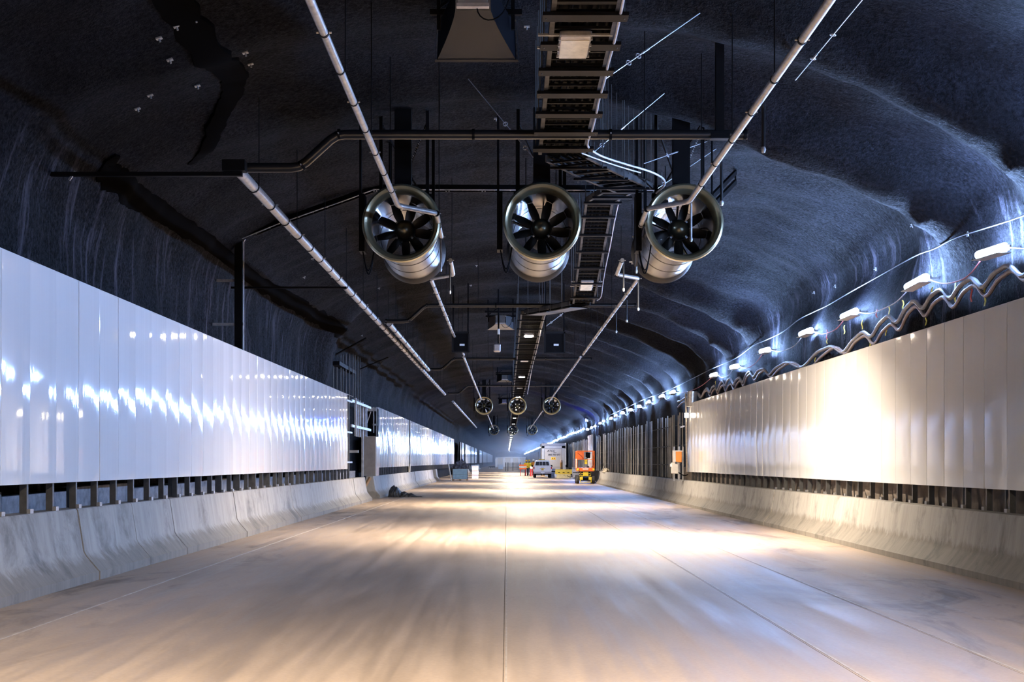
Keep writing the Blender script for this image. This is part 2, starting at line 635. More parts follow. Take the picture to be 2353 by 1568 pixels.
DROWS = []
d = -14.0
while d < 900:
    DROWS.append(d)
    d += 0.5 if d < 8 else 0.26 if d < 62 else 0.5 if d < 130 else 1.6 if d < 335 else 12
iL = min(range(NS), key=lambda i: abs(PROF[i][1] - 3.4) + (0 if PROF[i][0] < 0 else 99))
iR = min(range(NS), key=lambda i: abs(PROF[i][1] - 3.3) + (0 if PROF[i][0] > 0 else 99))


def vault_part(name, i0, i1):
    rows = []
    for d in DROWS:
        row = []
        for i in range(i0, i1 + 1):
            dp = vault_disp(i, d) if d < 340 else 0.0
            row.append(Vector((PROF[i][0] + PNORM[i].x * dp, d, PROF[i][1] + PNORM[i].y * dp)))
        rows.append(row)
    m = MB()
    m.rings(rows, False, False)
    me = bpy.data.meshes.new(name)
    me.from_pydata([tuple(v) for v in m.v], [], m.f)
    me.polygons.foreach_set('use_smooth', [True] * len(me.polygons))
    me.materials.append(M['rock'])
    o = bpy.data.objects.new(name, me)
    COL.objects.link(o)
    return struct(o)


wall_left = vault_part('wall_left', 0, iL)
ceiling = vault_part('ceiling', iL, iR)
wall_right = vault_part('wall_right', iR, NS)


def ribbon(pts, widths, name, parent, thick=0.03):
    """flat membrane strip lying on the vault through photo points"""
    hits = [vault_hit(*p) for p in pts]
    dense = []
    for k in range(len(hits) - 1):
        for j in range(8):
            u = j / 8
            dense.append((hits[k][0] * (1 - u) + hits[k + 1][0] * u, hits[k][1] * (1 - u) + hits[k + 1][1] * u, widths[k] * (1 - u) + widths[k + 1] * u))
    dense.append((hits[-1][0], hits[-1][1], widths[-1]))
    P = [vault_pt(a, b) for a, b, w in dense]
    rs = []
    for k, (p, n) in enumerate(P):
        t = (P[min(len(P) - 1, k + 1)][0] - P[max(0, k - 1)][0]).normalized()
        s = n.cross(t).normalized()
        w = dense[k][2] * (1 + 0.3 * noise.noise(Vector((k * 0.5, 1, 2))))
        rs.append([p - s * w / 2 - n * 0.05, p - s * w / 2 * 0.9 + n * thick, p + n * (thick + 0.015), p + s * w / 2 * 0.9 + n * thick, p + s * w / 2 - n * 0.05])
    m = MB()
    m.rings(rs, True)
    return m.build(name, M['strip'], parent, True)


ribbon([(380, -20), (430, 40), (500, 120), (540, 180), (535, 225), (495, 270), (465, 320), (440, 370)], [.5, .5, .5, .45, .4, .35, .3, .2], 'drain_strip', ceiling)
ribbon([(262, 345), (235, 375), (245, 405), (290, 440), (360, 480), (420, 520), (470, 550), (530, 598), (600, 655), (660, 690), (740, 728), (790, 745)],
       [.2, .55, .6, .5, .45, .4, .35, .35, .4, .6, .7, .5], 'drain_strip', ceiling)
# rock bolt plates on the vault
for (px, py) in [(378, 100), (400, 42), (445, 28), (340, 205), (358, 65), (314, 245), (555, 88), (575, 145), (452, 193), (2245, 537), (1963, 632), (1830, 690), (1888, 668),
                 (2160, 505), (2050, 548), (830, 768), (1140, 275), (1210, 35), (840, 690), (870, 660), (1080, 640), (1095, 612), (700, 640), (720, 600)]:
    fi, d = vault_hit(px, py)
    p, n = vault_pt(fi, d, 0.01)
    m = MB()
    q = n.to_track_quat('Z', 'Y').to_matrix()
    m.box(p, (0.08, 0.08, 0.02), q)
    m.tube([p, p + n * 0.05], 0.014, 6)
    m.build('bolt_plate', M['stud'], ceiling)

# ------------------------------------------------------------------ floor
def floor_z(x):
    return -0.009 * (x + 5.56)


base = MB()
base.add([(-6.9, -14, floor_z(-6.9) - 0.03), (8.0, -14, floor_z(8) - 0.03), (8.0, 900, floor_z(8) - 0.03), (-6.9, 900, floor_z(-6.9) - 0.03)], [(0, 1, 2, 3)])
floor = struct(base.build('floor', noisy('joint_dirt', (0.24, 0.20, 0.165), 0.9)))
XS = [-6.85, -4.62, -0.03, 2.74, 4.09, 7.95]
for k in range(5):
    a, b = XS[k] + 0.003, XS[k + 1] - 0.003
    drop = 0.012 if k == 0 else 0.0
    m = MB()
    m.add([(a, -14, floor_z(a) - drop), (b, -14, floor_z(b) - drop), (b, 900, floor_z(b) - drop), (a, 900, floor_z(a) - drop),
           (a, -14, floor_z(a) - .05), (b, -14, floor_z(b) - .05), (b, 900, floor_z(b) - .05), (a, 900, floor_z(a) - .05)],
          [(0, 1, 2, 3), (0, 3, 7, 4), (1, 5, 6, 2), (0, 4, 5, 1)])
    m.build('floor_slab', M['floor'], floor)
# pale saw-cut ribs beside the joints
for x, w in ((-4.60, .03), (4.11, .03), (2.76, .025), (-0.015, .015)):
    m = MB()
    m.lohi((x, -10, floor_z(x) - .01), (x + w, 300, floor_z(x) + .0035))
    m.build('joint_seal', noisy('joint_sealant', (0.40, 0.34, 0.285), 0.6), floor)


# ------------------------------------------------------------------ concrete barriers
def barrier_run(label, side, joints, name='concrete_barrier'):
    t = thing(name, label, 'barrier', (side * (5.6 if side < 0 else 6.9), joints[0], 0))
    z0 = 0.0 if side < 0 else -0.115
    xb = -5.56 if side < 0 else 6.85
    pr = [(0, -.03), (0, .10), (.03, .13), (.18, .31), (.215, .37), (.30, .935), (.32, .955), (.60, .955), (.62, .93), (.62, -.03)]
    for a, b in zip(joints[:-1], joints[1:]):
        m = MB()
        e = random.uniform(-.012, .012)
        poly = [(xb + side * (p[0] + e), z0 + p[1]) for p in pr]
        n = max(1, int((b - a) / 1.5))
        rs = []
        for k in range(n + 1):
            y = a + .006 + (b - a - .012) * k / n
            rs.append([Vector((q[0] + 0.004 * noise.noise(Vector((y * .8, q[1] * 3, 1))), y, q[1])) for q in poly])
        m.rings(rs, True)
        m.build('barrier_segment', M['barrier'], t, True)
    return t


LJ = [11, 13.8, 16.7, 19.4, 20.6, 22.2, 24.7, 27.6, 30.4, 34.7, 38.4, 42.2, 46, 50, 54.2, 58.6]
barrier_run('long pale concrete barrier under the near white panels, by the road edge at left', -1, LJ)
barrier_run('concrete barrier that starts beyond the dark gap, behind the black tarpaulin', -1, [62.2, 65, 69, 73, 78, 84, 90, 97, 105, 112])
barrier_run('long warm lit concrete barrier along the right road edge', 1, [10.5, 15.2, 20.1, 28, 38, 48, 58, 68, 79, 90, 100, 110.5])
for lab, a, b in (('short free-standing concrete barrier piece beside the blue crates', 116.5, 119),
                  ('far concrete barrier beyond the white boxes, first of the far left row', 172, 196),
                  ('far concrete barrier, second of the far left row beyond the white boxes', 203, 214),
                  ('far concrete barrier, third of the far left row beyond the white boxes', 232, 300)):
    barrier_run(lab, -1, [a, (a + b) / 2, b])
barrier_run('far right concrete barrier running on behind the site shed', 1, [172, 200, 240, 300, 420])
# rough render kerb wall behind the barriers, seen in the gap under the panels
m = MB()
for side, x0 in ((-1, -6.2), (1, 7.45)):
    pass
for d0 in range(12, 58, 3):
    h = 1.12 + 0.10 * random.random()
    m.add([(-6.42, d0, -.1), (-6.40, d0, h), (-6.40, d0 + 3, h + .02), (-6.42, d0 + 3, -.1), (-6.7, d0, h), (-6.7, d0 + 3, h + .02)], [(0, 1, 2, 3), (1, 4, 5, 2)])
m.build('kerb_face', M['render'], wall_left)
m = MB()
rows = []
for k in range(0, 200):
    y = 12 + k * .25
    rows.append([Vector((7.62 + .08 * noise.noise(Vector((y * 1.3, zz * 2.5, 4))), y, zz)) for zz in (-.1, .4, .8, 1.0, 1.15, 1.35)] + [Vector((7.84, y, 1.4))])
m.rings(rows, False, False)
m.build('rubble_face', noisy('brown_rock', (0.13, 0.10, 0.075), 0.9, 0, 3, 0.4, 1.5), wall_right, True)


# ------------------------------------------------------------------ wall cladding
def panel_mesh(name, side, z0, z1, width, bow, material):
    """one enamel sheet, slightly bowed, with returned edges; local: centre of sheet at origin, tunnel face at x=0"""
    m = MB()
    n = 6
    prof = [(-width / 2, .03), (-width / 2, .004)]
    for k in range(n + 1):
        u = -1 + 2 * k / n
        prof.append((u * (width / 2 - .004), -bow * (1 - u * u)))
    prof += [(width / 2, .004), (width / 2, .03)]
    rs = []
    h = (z1 - z0) / 2
    for zz in (-h, -h * .33, h * .33, h):
        rs.append([Vector((side * p[1], p[0], zz)) for p in prof])
    m.rings(rs, False, False)
    # top and bottom returns
    for zz in (-h, h):
        m.add([Vector((side * p[1], p[0], zz)) for p in prof] + [Vector((side * .03, p[0], zz)) for p in prof],
              [(i, i + 1, len(prof) + i + 1, len(prof) + i) for i in range(len(prof) - 1)])
    return m.mesh(name, material, True)


PL = [panel_mesh('cladding_panel', -1, 1.32, 4.08, .992, bw, M['panel']) for bw in (.004, .007, .010)]
PR = [panel_mesh('cladding_panel', 1, 1.18, 3.94, .992, bw, M['panel_r']) for bw in (.003, .006, .009)]


def post_mesh(name, h, w=.06, dpt=.09, material=None):
    m = MB()
    m.add([(-dpt / 2, -w / 2, 0), (dpt / 2, -w / 2, 0), (dpt / 2, w / 2, 0), (-dpt / 2, w / 2, 0)], [])
    # C section: web + two flanges
    t = .006
    m.lohi((-dpt / 2, -w / 2, 0), (dpt / 2, -w / 2 + t, h))
    m.lohi((-dpt / 2, -w / 2, 0), (-dpt / 2 + t, w / 2, h))
    m.lohi((dpt / 2 - t, -w / 2, 0), (dpt / 2, w / 2, h))
    me = m.mesh(name, material or M['post'])
    return me


POST = post_mesh('stud_post', 3.1)
POSTS = post_mesh('stud_post', .62, .05, .08)
FOOT = MB().box((0, 0, .03), (.05, .12, .06)).mesh('foot_bracket', M['galv'])


def clad(label, side, d0, d1, jig=0.35, name='wall_cladding', each=True, extra=True, close=0):
    X = -5.9 if side < 0 else 7.4
    z0, z1 = (1.32, 4.08) if side < 0 else (1.18, 3.94)
    zb = .955 if side < 0 else .84
    t = thing(name, label, 'cladding', (X, d0, zb))
    n = int(round((d1 - d0) / 1.0))
    w = (d1 - d0) / n
    for k in range(n):
        yc = d0 + (k + .5) * w
        bend = max(0, k - (n - 1 - close)) if close else 0
        if each:
            me = (PL if side < 0 else PR)[random.randrange(3)]
            put('panel', me, t, (X + side * (-.0) + side * .12 * bend, yc, (z0 + z1) / 2 - .0 * bend),
                (0, R(random.gauss(0, .10)), R(random.gauss(0, jig) - side * 6 * (1 if bend else 0))), (1, w, 1))
        put('post', POST, t, (X + side * .085, d0 + k * w + .02, zb - .01))
        if each and k % 2 == 0 and extra and yc < 52:
            put('short_post', POSTS, t, (X + side * .22, d0 + (k + .45) * w + random.uniform(-.2, .2), zb - .02))
        if yc < 40:
            put('foot', FOOT, t, (X + side * .02, d0 + k * w + .05, zb - .005))
    m = MB()
    for zz in (z0 + .25, (z0 + z1) / 2, z1 - .2):
        m.lohi((X + side * .035, d0, zz - .03), (X + side * .075, d1, zz + .03))
    m.build('rail', M['stud'], t)
    m = MB()
    m.lohi((X - .012 if side < 0 else X - .004, d0, z1 - .0), (X + .004 if side < 0 else X + .012, d1, z1 + .012))
    m.lohi((X + min(0, side * .05), d0, z1), (X + max(0, side * .05), d1, z1 + .012))
    m.build('cap_strip', M['panel'] if side < 0 else M['panel_r'], t)
    return t


clad('long glossy white panel wall above the near left barrier', -1, 13.6, 54.6, .30, close=2)
clad('glossy white panel wall just beyond the open steel frame', -1, 65.4, 85.7, .8, extra=False)
clad('second glossy white panel wall beyond the open steel frame', -1, 87.0, 112.8, .8, extra=False)
clad('third glossy white panel wall beyond the open steel frame, behind the blue crates', -1, 113.5, 141.8, .8, extra=False)
clad('fourth white panel wall beyond the open steel frame, above the black plastic sheet', -1, 142.8, 159.0, .8, extra=False)
clad('long ivory glossy panel wall above the right barrier, glowing warm', 1, 13.0, 58.3, .22)
clad('short pale panel stretch behind the scissor lift', 1, 122.5, 130.5, .3, extra=False)


def far_clad(label, side, d0, d1, name='wall_cladding'):
    X = -5.9 if side < 0 else 7.4
    z0, z1 = (1.32, 4.08) if side < 0 else (1.18, 3.94)
    t = thing(name, label, 'cladding', (X, d0, z0))
    m = MB()
    y = d0
    while y < d1 - 1:
        e = side * random.uniform(-.03, .03)
        m.lohi((min(X, X + side * .05) + e, y + .02, z0), (max(X, X + side * .05) + e, y + 1.96, z1))
        y += 2.0
    o = m.build('panel_row', M['panel'] if side < 0 else M['panel_r'], t)
    o['kind'] = 'stuff'
    m = MB()
    for k in range(2):
        yy = d0 if k == 0 else d1 - .3
        m.lohi((X - .06, yy, .8), (X + .06, yy + .25, z1))
    m.build('post', M['dark'], t)
    return t


far = [(178, 183), (184, 198), (200, 231), (233, 256), (257, 279), (302, 340), (342, 416), (420, 580)]
for k, (a, b) in enumerate(far):
    far_clad('distant white panel stretch on the left wall, %s beyond the black plastic sheet' % ORD[k], -1, a, b)
far_clad('distant panel stretch on the right wall, left of the site shed', 1, 176, 300)
far_clad('farthest panel stretch on the right wall toward the tunnel end', 1, 305, 520)

# bare studs on the right, not yet clad
t = thing('stud_wall', 'row of bare galvanised studs still without panels on the right wall', 'stud wall', (7.4, 60, .85))
st_me = [post_mesh('stud', h, .05, .045, M['stud_pale']) for h in (2.75, 2.82, 2.9)]
y = 60.3
while y < 121:
    put('stud', random.choice(st_me), t, (7.42 + random.choice((0, 0, .02, .16)), y, .85), (0, 0, R(random.uniform(-4, 4))))
    y += random.choice((.6, .75, .9, 1.3)) * (1 + (y - 60) / 90)
m = MB()
for zz in (1.45, 2.3, 3.2):
    m.lohi((7.53, 60, zz - .02), (7.56, 121, zz + .02))
m.build('rail', M['dark'], t)
t = thing('stud_wall', 'dark bare studs on the right wall between shed and scissor lift', 'stud wall', (7.4, 132, .85))
y = 132
while y < 172:
    put('stud', random.choice(st_me), t, (7.42, y, .85), (0, 0, R(random.uniform(-4, 4))))
    y += 1.3

# ------------------------------------------------------------------ left recess: open steel frame, board, conduits
t = thing('steel_frame', 'open galvanised stud frame standing in the gap between left panel walls', 'frame', (-6.0, 55, .95))
for (px, d, z0, z1) in [(817, 56.0, 2.6, 4.1), (820.5, 57.2, 2.6, 4.1), (826.5, 58.4, 2.6, 4.1), (833, 60.0, .95, 4.1), (838.5, 62.0, 2.7, 4.1), (841.5, 63, 2.7, 4.1)]:
    put('stud', post_mesh('stud', z1 - z0, .10, .09, M['stud']), t, ((px - CX) * d / F, d, z0))
for zz in (3.95, 2.98):
    m = MB()
    m.lohi((-6.03, 54.9, zz - .05), (-5.97, 62.5, zz + .05))
    m.build('rail', M['stud'], t)
m = MB()
m.lohi((-6.5, 57, 1.95), (-5.95, 57.1, 2.05))
m.build('rail', M['stud'], t)
t = thing('board_enclosure', 'tall bare fibre board box end beside the open steel frame', 'enclosure', (-6.2, 64, .95))
MB().lohi((-6.46, 64.0, .95), (-5.92, 64.04, 2.74)).build('board', M['board'], t)
MB().lohi((-5.93, 64.04, .95), (-5.88, 65.3, 2.72)).build('side_panel', M['panel'], t)
MB().lohi((-6.55, 65.3, .95), (-5.9, 65.35, 4.0)).build('back_panel', M['dark'], t)
t = thing('steel_frame', 'light steel frame above the board box before the second panel wall', 'frame', (-6.1, 64, 2.75))
for (px, z0) in [(858.5, 2.9), (865.5, 2.75)]:
    put('stud', post_mesh('stud', 4.05 - z0, .05, .05, M['stud']), t, ((px - CX) * 64.2 / F, 64.2, z0))
m = MB()
m.lohi((-6.46, 64.1, 3.87), (-5.9, 64.2, 4.03))
m.tube([(-6.40, 64.2, 3.1), (-6.15, 64.2, 3.85)], .025, 6)
m.lohi((-6.05, 64.1, 3.22), (-5.92, 64.2, 3.30))
m.build('brace', M['stud'], t)
MB().tube([(-6.33, 60.3, -.02), (-5.80, 60.3, .93)], .07, 4).build('timber_prop', M['wood'])
tag(bpy.data.objects['timber_prop'], 'slanted timber prop in the dark barrier gap', 'prop')
t = thing('conduit_drop', 'row of thin vertical conduits hanging above the open steel frame', 'conduit', (-6.4, 57, 6))
for k, px in enumerate([766, 774, 783, 788, 795, 803, 811, 816, 822, 827]):
    dd = 56 + .5 * k
    x = (px - CX) * dd / F
    MB().tube([(x, dd, 4.0), (x, dd, 6.2 - .02 * k)], .022, 6).build('conduit', M['post'], t)
m = MB()
m.tube([(-7.0, 55.5, 5.6), (-5.6, 56.5, 6.5)], .04, 6)
m.tube([(-6.2, 60, 5.5), (-5.0, 60, 6.0)], .03, 6)
m.lohi((-7.1, 55.2, 5.35), (-6.5, 61.2, 5.5))
m.build('support_bar', M['dark'], t)


# ------------------------------------------------------------------ pipes
def hanger(m, p, r=0.008):
    m.tube([p, (p.x, p.y, roof_z(p.x, p.y) + .05)], r, 5)


def pipe_thing(name, label, path, r, material, couple=1.3, rods=4.0, cat='pipe', joints=True, rstart=0.0):
    path = [Vector(p) for p in path]
    t = thing(name, label, cat, path[0])
    m = MB()
    # mitred elbows: add points close to each bend
    pp = [path[0]]
    for a, b, c in zip(path[:-2], path[1:-1], path[2:]):
        u = (a - b).normalized()
        v = (c - b).normalized()
        q = min(.12, (a - b).length / 3, (c - b).length / 3)
        pp += [b + u * q, b + (u + v) * q * .25, b + v * q]
    pp.append(path[-1])
    m.tube(pp, r, 12)
    m.build('pipe_run', material, t, True)
    for a, b in zip(path[:-1], path[1:]):
        L = (b - a).length
        t_ = (b - a).normalized()
        n = max(1, int(L / couple)) if joints else 0
        for k in range(n + 1) if joints else []:
            if k > 0 and k == n and (b - path[-1]).length > .01:
                continue
            p = a + t_ * min(L - .04, max(.04, L * k / n))
            if p.y > 185:
                continue
            MB().tube([p - t_ * .02, p + t_ * .02], r * 1.16, 12).build('coupling', M['dark'], t, True)
            if k % 2 == 0:
                s = t_.cross(Vector((0, 0, 1)))
                if s.length > .1:
                    s.normalize()
                    MB().tube([p - s * r * 1.7, p + s * r * 1.7], .012, 5).build('clamp_bolt', M['galv'], t)
        if rods and L > rods * .6:
            nr = max(1, int(L / rods))
            for k in range(nr):
                m = MB()
                hanger(m, a + t_ * (L * (k + .5) / nr))
                m.build('hanger_rod', M['dark'], t)
    return t


Zs = 4.3


def dropper(t, p, L, material, r=.018):
    m = MB()
    m.tube([p, p - Vector((0, 0, L))], r, 8)
    m.build('dropper', material, t, True)
    m = MB()
    q = p - Vector((0, 0, L))
    m.tube([q, q - Vector((0, 0, .03)), q - Vector((0, 0, .07))], [r * 1.1, r * 1.5, r * .9], 8)
    m.build('nozzle', M['stud'], t, True)


x1 = -1.835
p1 = pipe_thing('sprinkler_pipe', 'slim galvanised pipe ending in front of the left jet fan', [
    (x1, 11.5, CZ + Zs), (x1, 23.9, CZ + Zs), W3(1003, 490, 24.1), W3(1014, 545, 27.0)],
    .045, M['galv'], 1.35, 3.0)
dropper(p1, W3(1013, 543, 26.9), .6, M['galv'])
p1b = pipe_thing('sprinkler_pipe', 'slim pipe starting behind the left jet fan, running on to the lane sign', [W3(1035, 598, 31.0), W3(1042, 632, 32.8), W3(990, 641, 33.4), W3(1040, 765, 47.5), W3(1066, 816, 57.3)], .045, M['galv'], 1.35, 3.0)
dropper(p1b, W3(1034, 600, 31.4), .66, M['darkpipe'])
x2 = 3.01
p2 = pipe_thing('sprinkler_pipe', 'slim galvanised pipe ending in front of the right jet fan', [
    (x2, 11.5, CZ + Zs), (x2, 23.5, CZ + Zs), W3(1487, 480, 23.7), W3(1462, 545, 27.0)],
    .045, M['galv'], 1.35, 3.0)
dropper(p2, W3(1588, 468, 23.4), .56, M['galv'])
dropper(p2, W3(1462, 547, 26.9), .60, M['galv'])
p2b = pipe_thing('sprinkler_pipe', 'slim pipe starting behind the right jet fan, running on down the tunnel', [W3(1430, 598, 31.0), W3(1417, 631, 32.5), W3(1467, 640, 33.3), W3(1380, 760, 46.7), W3(1340, 815, 57.1)], .045, M['galv'], 1.35, 3.0)
dropper(p2b, W3(1433, 598, 31.3), .62, M['darkpipe'])
dropper(p2b, W3(1467, 643, 33.4), .66, M['darkpipe'])
for (px, py, pb) in [(1752, 236, 338), (1656, 372, 462), (1438, 690, 735), (1414, 720, 760), (1537, 0, 0)][:4]:
    dd = Zs * F / (CY - py)
    dropper(p2 if py < 500 else p2b, W3(px + 2, py, dd), (pb - py) * dd / F, M['darkpipe'], .022)
for lab, a, b, xx in (('slim pipe left of the lamp row, running on between lane sign and far fans', 58.5, 99, -1.78),
                      ('slim pipe right of the lamp row, running on toward the far right fan', 58.5, 103, 3.03),
                      ('farthest slim pipe left of the lamp row beyond the far fans', 116, 186, -1.78),
                      ('farthest slim pipe right of the lamp row beyond the far fans', 116, 186, 3.03)):
    pipe_thing('sprinkler_pipe', lab, [(xx, a, CZ + Zs), (xx, b, CZ + Zs)], .045, M['galv'], 3, 9)
x3, x4 = -3.97, -3.68
pipe_thing('water_main', 'thick galvanised water main starting at the black bracket bar, left ceiling', [(x3, 20.7, CZ + Zs), (x3, 91, CZ + Zs)], .082, M['galv'], 1.55, 4)
pipe_thing('water_main', 'second thick water main, running close beside the first over the left panels', [(x4, 44.3, CZ + Zs), (x4, 66.8, CZ + Zs)], .082, M['galv'], 2.2, 5)
pipe_thing('water_main', 'farthest thick water main above the distant left panels', [(x3 + .1, 102, CZ + Zs), (x3 + .1, 180, CZ + Zs)], .082, M['galv'], 4, 10)
for k, (dm, lab) in enumerate(((21.0, 'dark cross pipe in front of the jet fans, spanning the ceiling'), (44.0, 'dark cross pipe just beyond the jet fans, above the lane signs'),
                               (66.9, 'thin dark cross pipe between the lane signs and the far fans'), (90.7, 'dark cross pipe just before the far fans'))):
    up = CZ + 4.83
    lo = CZ + 4.34
    xe = 3.55 if k == 0 else 4.0
    xr = x3 if k == 0 else x4
    pipe_thing('cross_pipe', lab, [(xr - .1, dm, lo), (-3.06, dm, lo), (-2.52, dm, up), (xe, dm, up)], .072 if k == 0 else .06, M['darkpipe'], 2.0, 2.2)
t = thing('bracket_bar', 'long black bracket bar reaching from left wall to the thick main', 'bracket', (-6.4, 20.75, 5.8))
MB().lohi((-6.66, 20.70, 5.76), (-3.86, 20.78, 5.82)).build('bar', M['dark'], t)
MB().box((-6.34, 20.74, 5.77), (.03, .03, .16), Euler((0, R(35), 0)).to_matrix()).build('end_bolt', M['galv'], t)
MB().lohi((-4.13, 20.6, 5.82), (-3.80, 20.8, 5.98)).build('end_block', M['dark'], t)
t = thing('bracket_bar', 'second black bracket bar, below the middle of the thick main', 'bracket', (-6.4, 34.2, 5.75))
MB().lohi((-6.66, 34.2, 5.76), (-3.86, 34.26, 5.81)).build('bar', M['dark'], t)

# cable riser on the left wall and its ladder over the ceiling
t = thing('cable_riser', 'black cable riser box standing up the left wall behind the panels', 'riser', (-6.05, 32.5, 3.9))
MB().lohi((-6.21, 32.4, 1.2), (-6.03, 32.6, 6.72)).build('duct', M['dark'], t)
MB().tube([(-6.0, 32.4, 1.3), (-6.0, 32.4, 6.6), (-5.93, 32.4, 6.72), (-5.7, 32.4, 6.80)], .014, 6).build('conduit', M['conduit'], t)
MB().lohi((-6.25, 32.38, 6.68), (-6.0, 32.62, 6.78)).build('cap', M['post'], t)
for zz in (4.7, 5.7):
    MB().lohi((-6.75, 32.42, zz), (-6.0, 32.46, zz + .06)).build('wall_bracket', M['galv'], t)
t = thing('cable_ladder', 'black cable ladder following the vault over the jet fans', 'cable ladder', (-5.9, 32, 6.7))
lad = [Vector((-6.0, 32.4, 6.72)), Vector((-5.2, 32.2, 7.0)), Vector((-3.5, 31.4, 7.42)), Vector((-2.9, 31.2, 7.6)), Vector((3.4, 31.2, 7.58))]
m = MB()
for off in (Vector((0, -.16, 0)), Vector((0, .16, 0))):
    for a, b in zip(lad[:-1], lad[1:]):
        q = (b - a).to_track_quat('Y', 'Z').to_matrix()
        m.box((a + b) / 2 + off, (.03, (b - a).length + .02, .10), q)
m.build('side_rail', M['dark'], t)
m = MB()
m.tube([p + Vector((0, -.2, -.07)) for p in lad], .011, 6)
m.build('conduit', M['conduit'], t)
m = MB()
for a, b in zip(lad[:-1], lad[1:]):
    n = int((b - a).length / .35)
    for k in range(n):
        p = a + (b - a) * (k + .5) / n
        m.box(p + Vector((0, 0, -.02)), (.03, .32, .025))
m.build('rung', M['dark'], t)
m = MB()
for k in range(9):
    p = lad[3] + (lad[4] - lad[3]) * k / 8 + Vector((0, -.2, -.085))
    m.box(p, (.03, .02, .05))
    m.box(p + Vector((.06, 0, 0)), (.02, .02, .05))
for p in (lad[0], lad[1], lad[2], lad[3], lad[4]):
    hanger(m, p)
m.build('clip', M['galv'], t)

# struts/bars by the right fan
t = thing('channel_bar', 'pair of dark steel channels fixed to the vault beside the right fan', 'bracket', W3(1690, 395, 27))
for k in (0, 1):
    a, b = W3(1636, 452 + 22 * k, 27), W3(1690, 396 + 22 * k, 30)
    q = (b - a).to_track_quat('Y', 'Z').to_matrix()
    MB().box((a + b) / 2, (.06, (b - a).length, .09), q).build('channel', M['dark'], t)
for p in (a, b):
    m = MB()
    hanger(m, p, .02)
    m.build('hanger_rod', M['dark'], t)


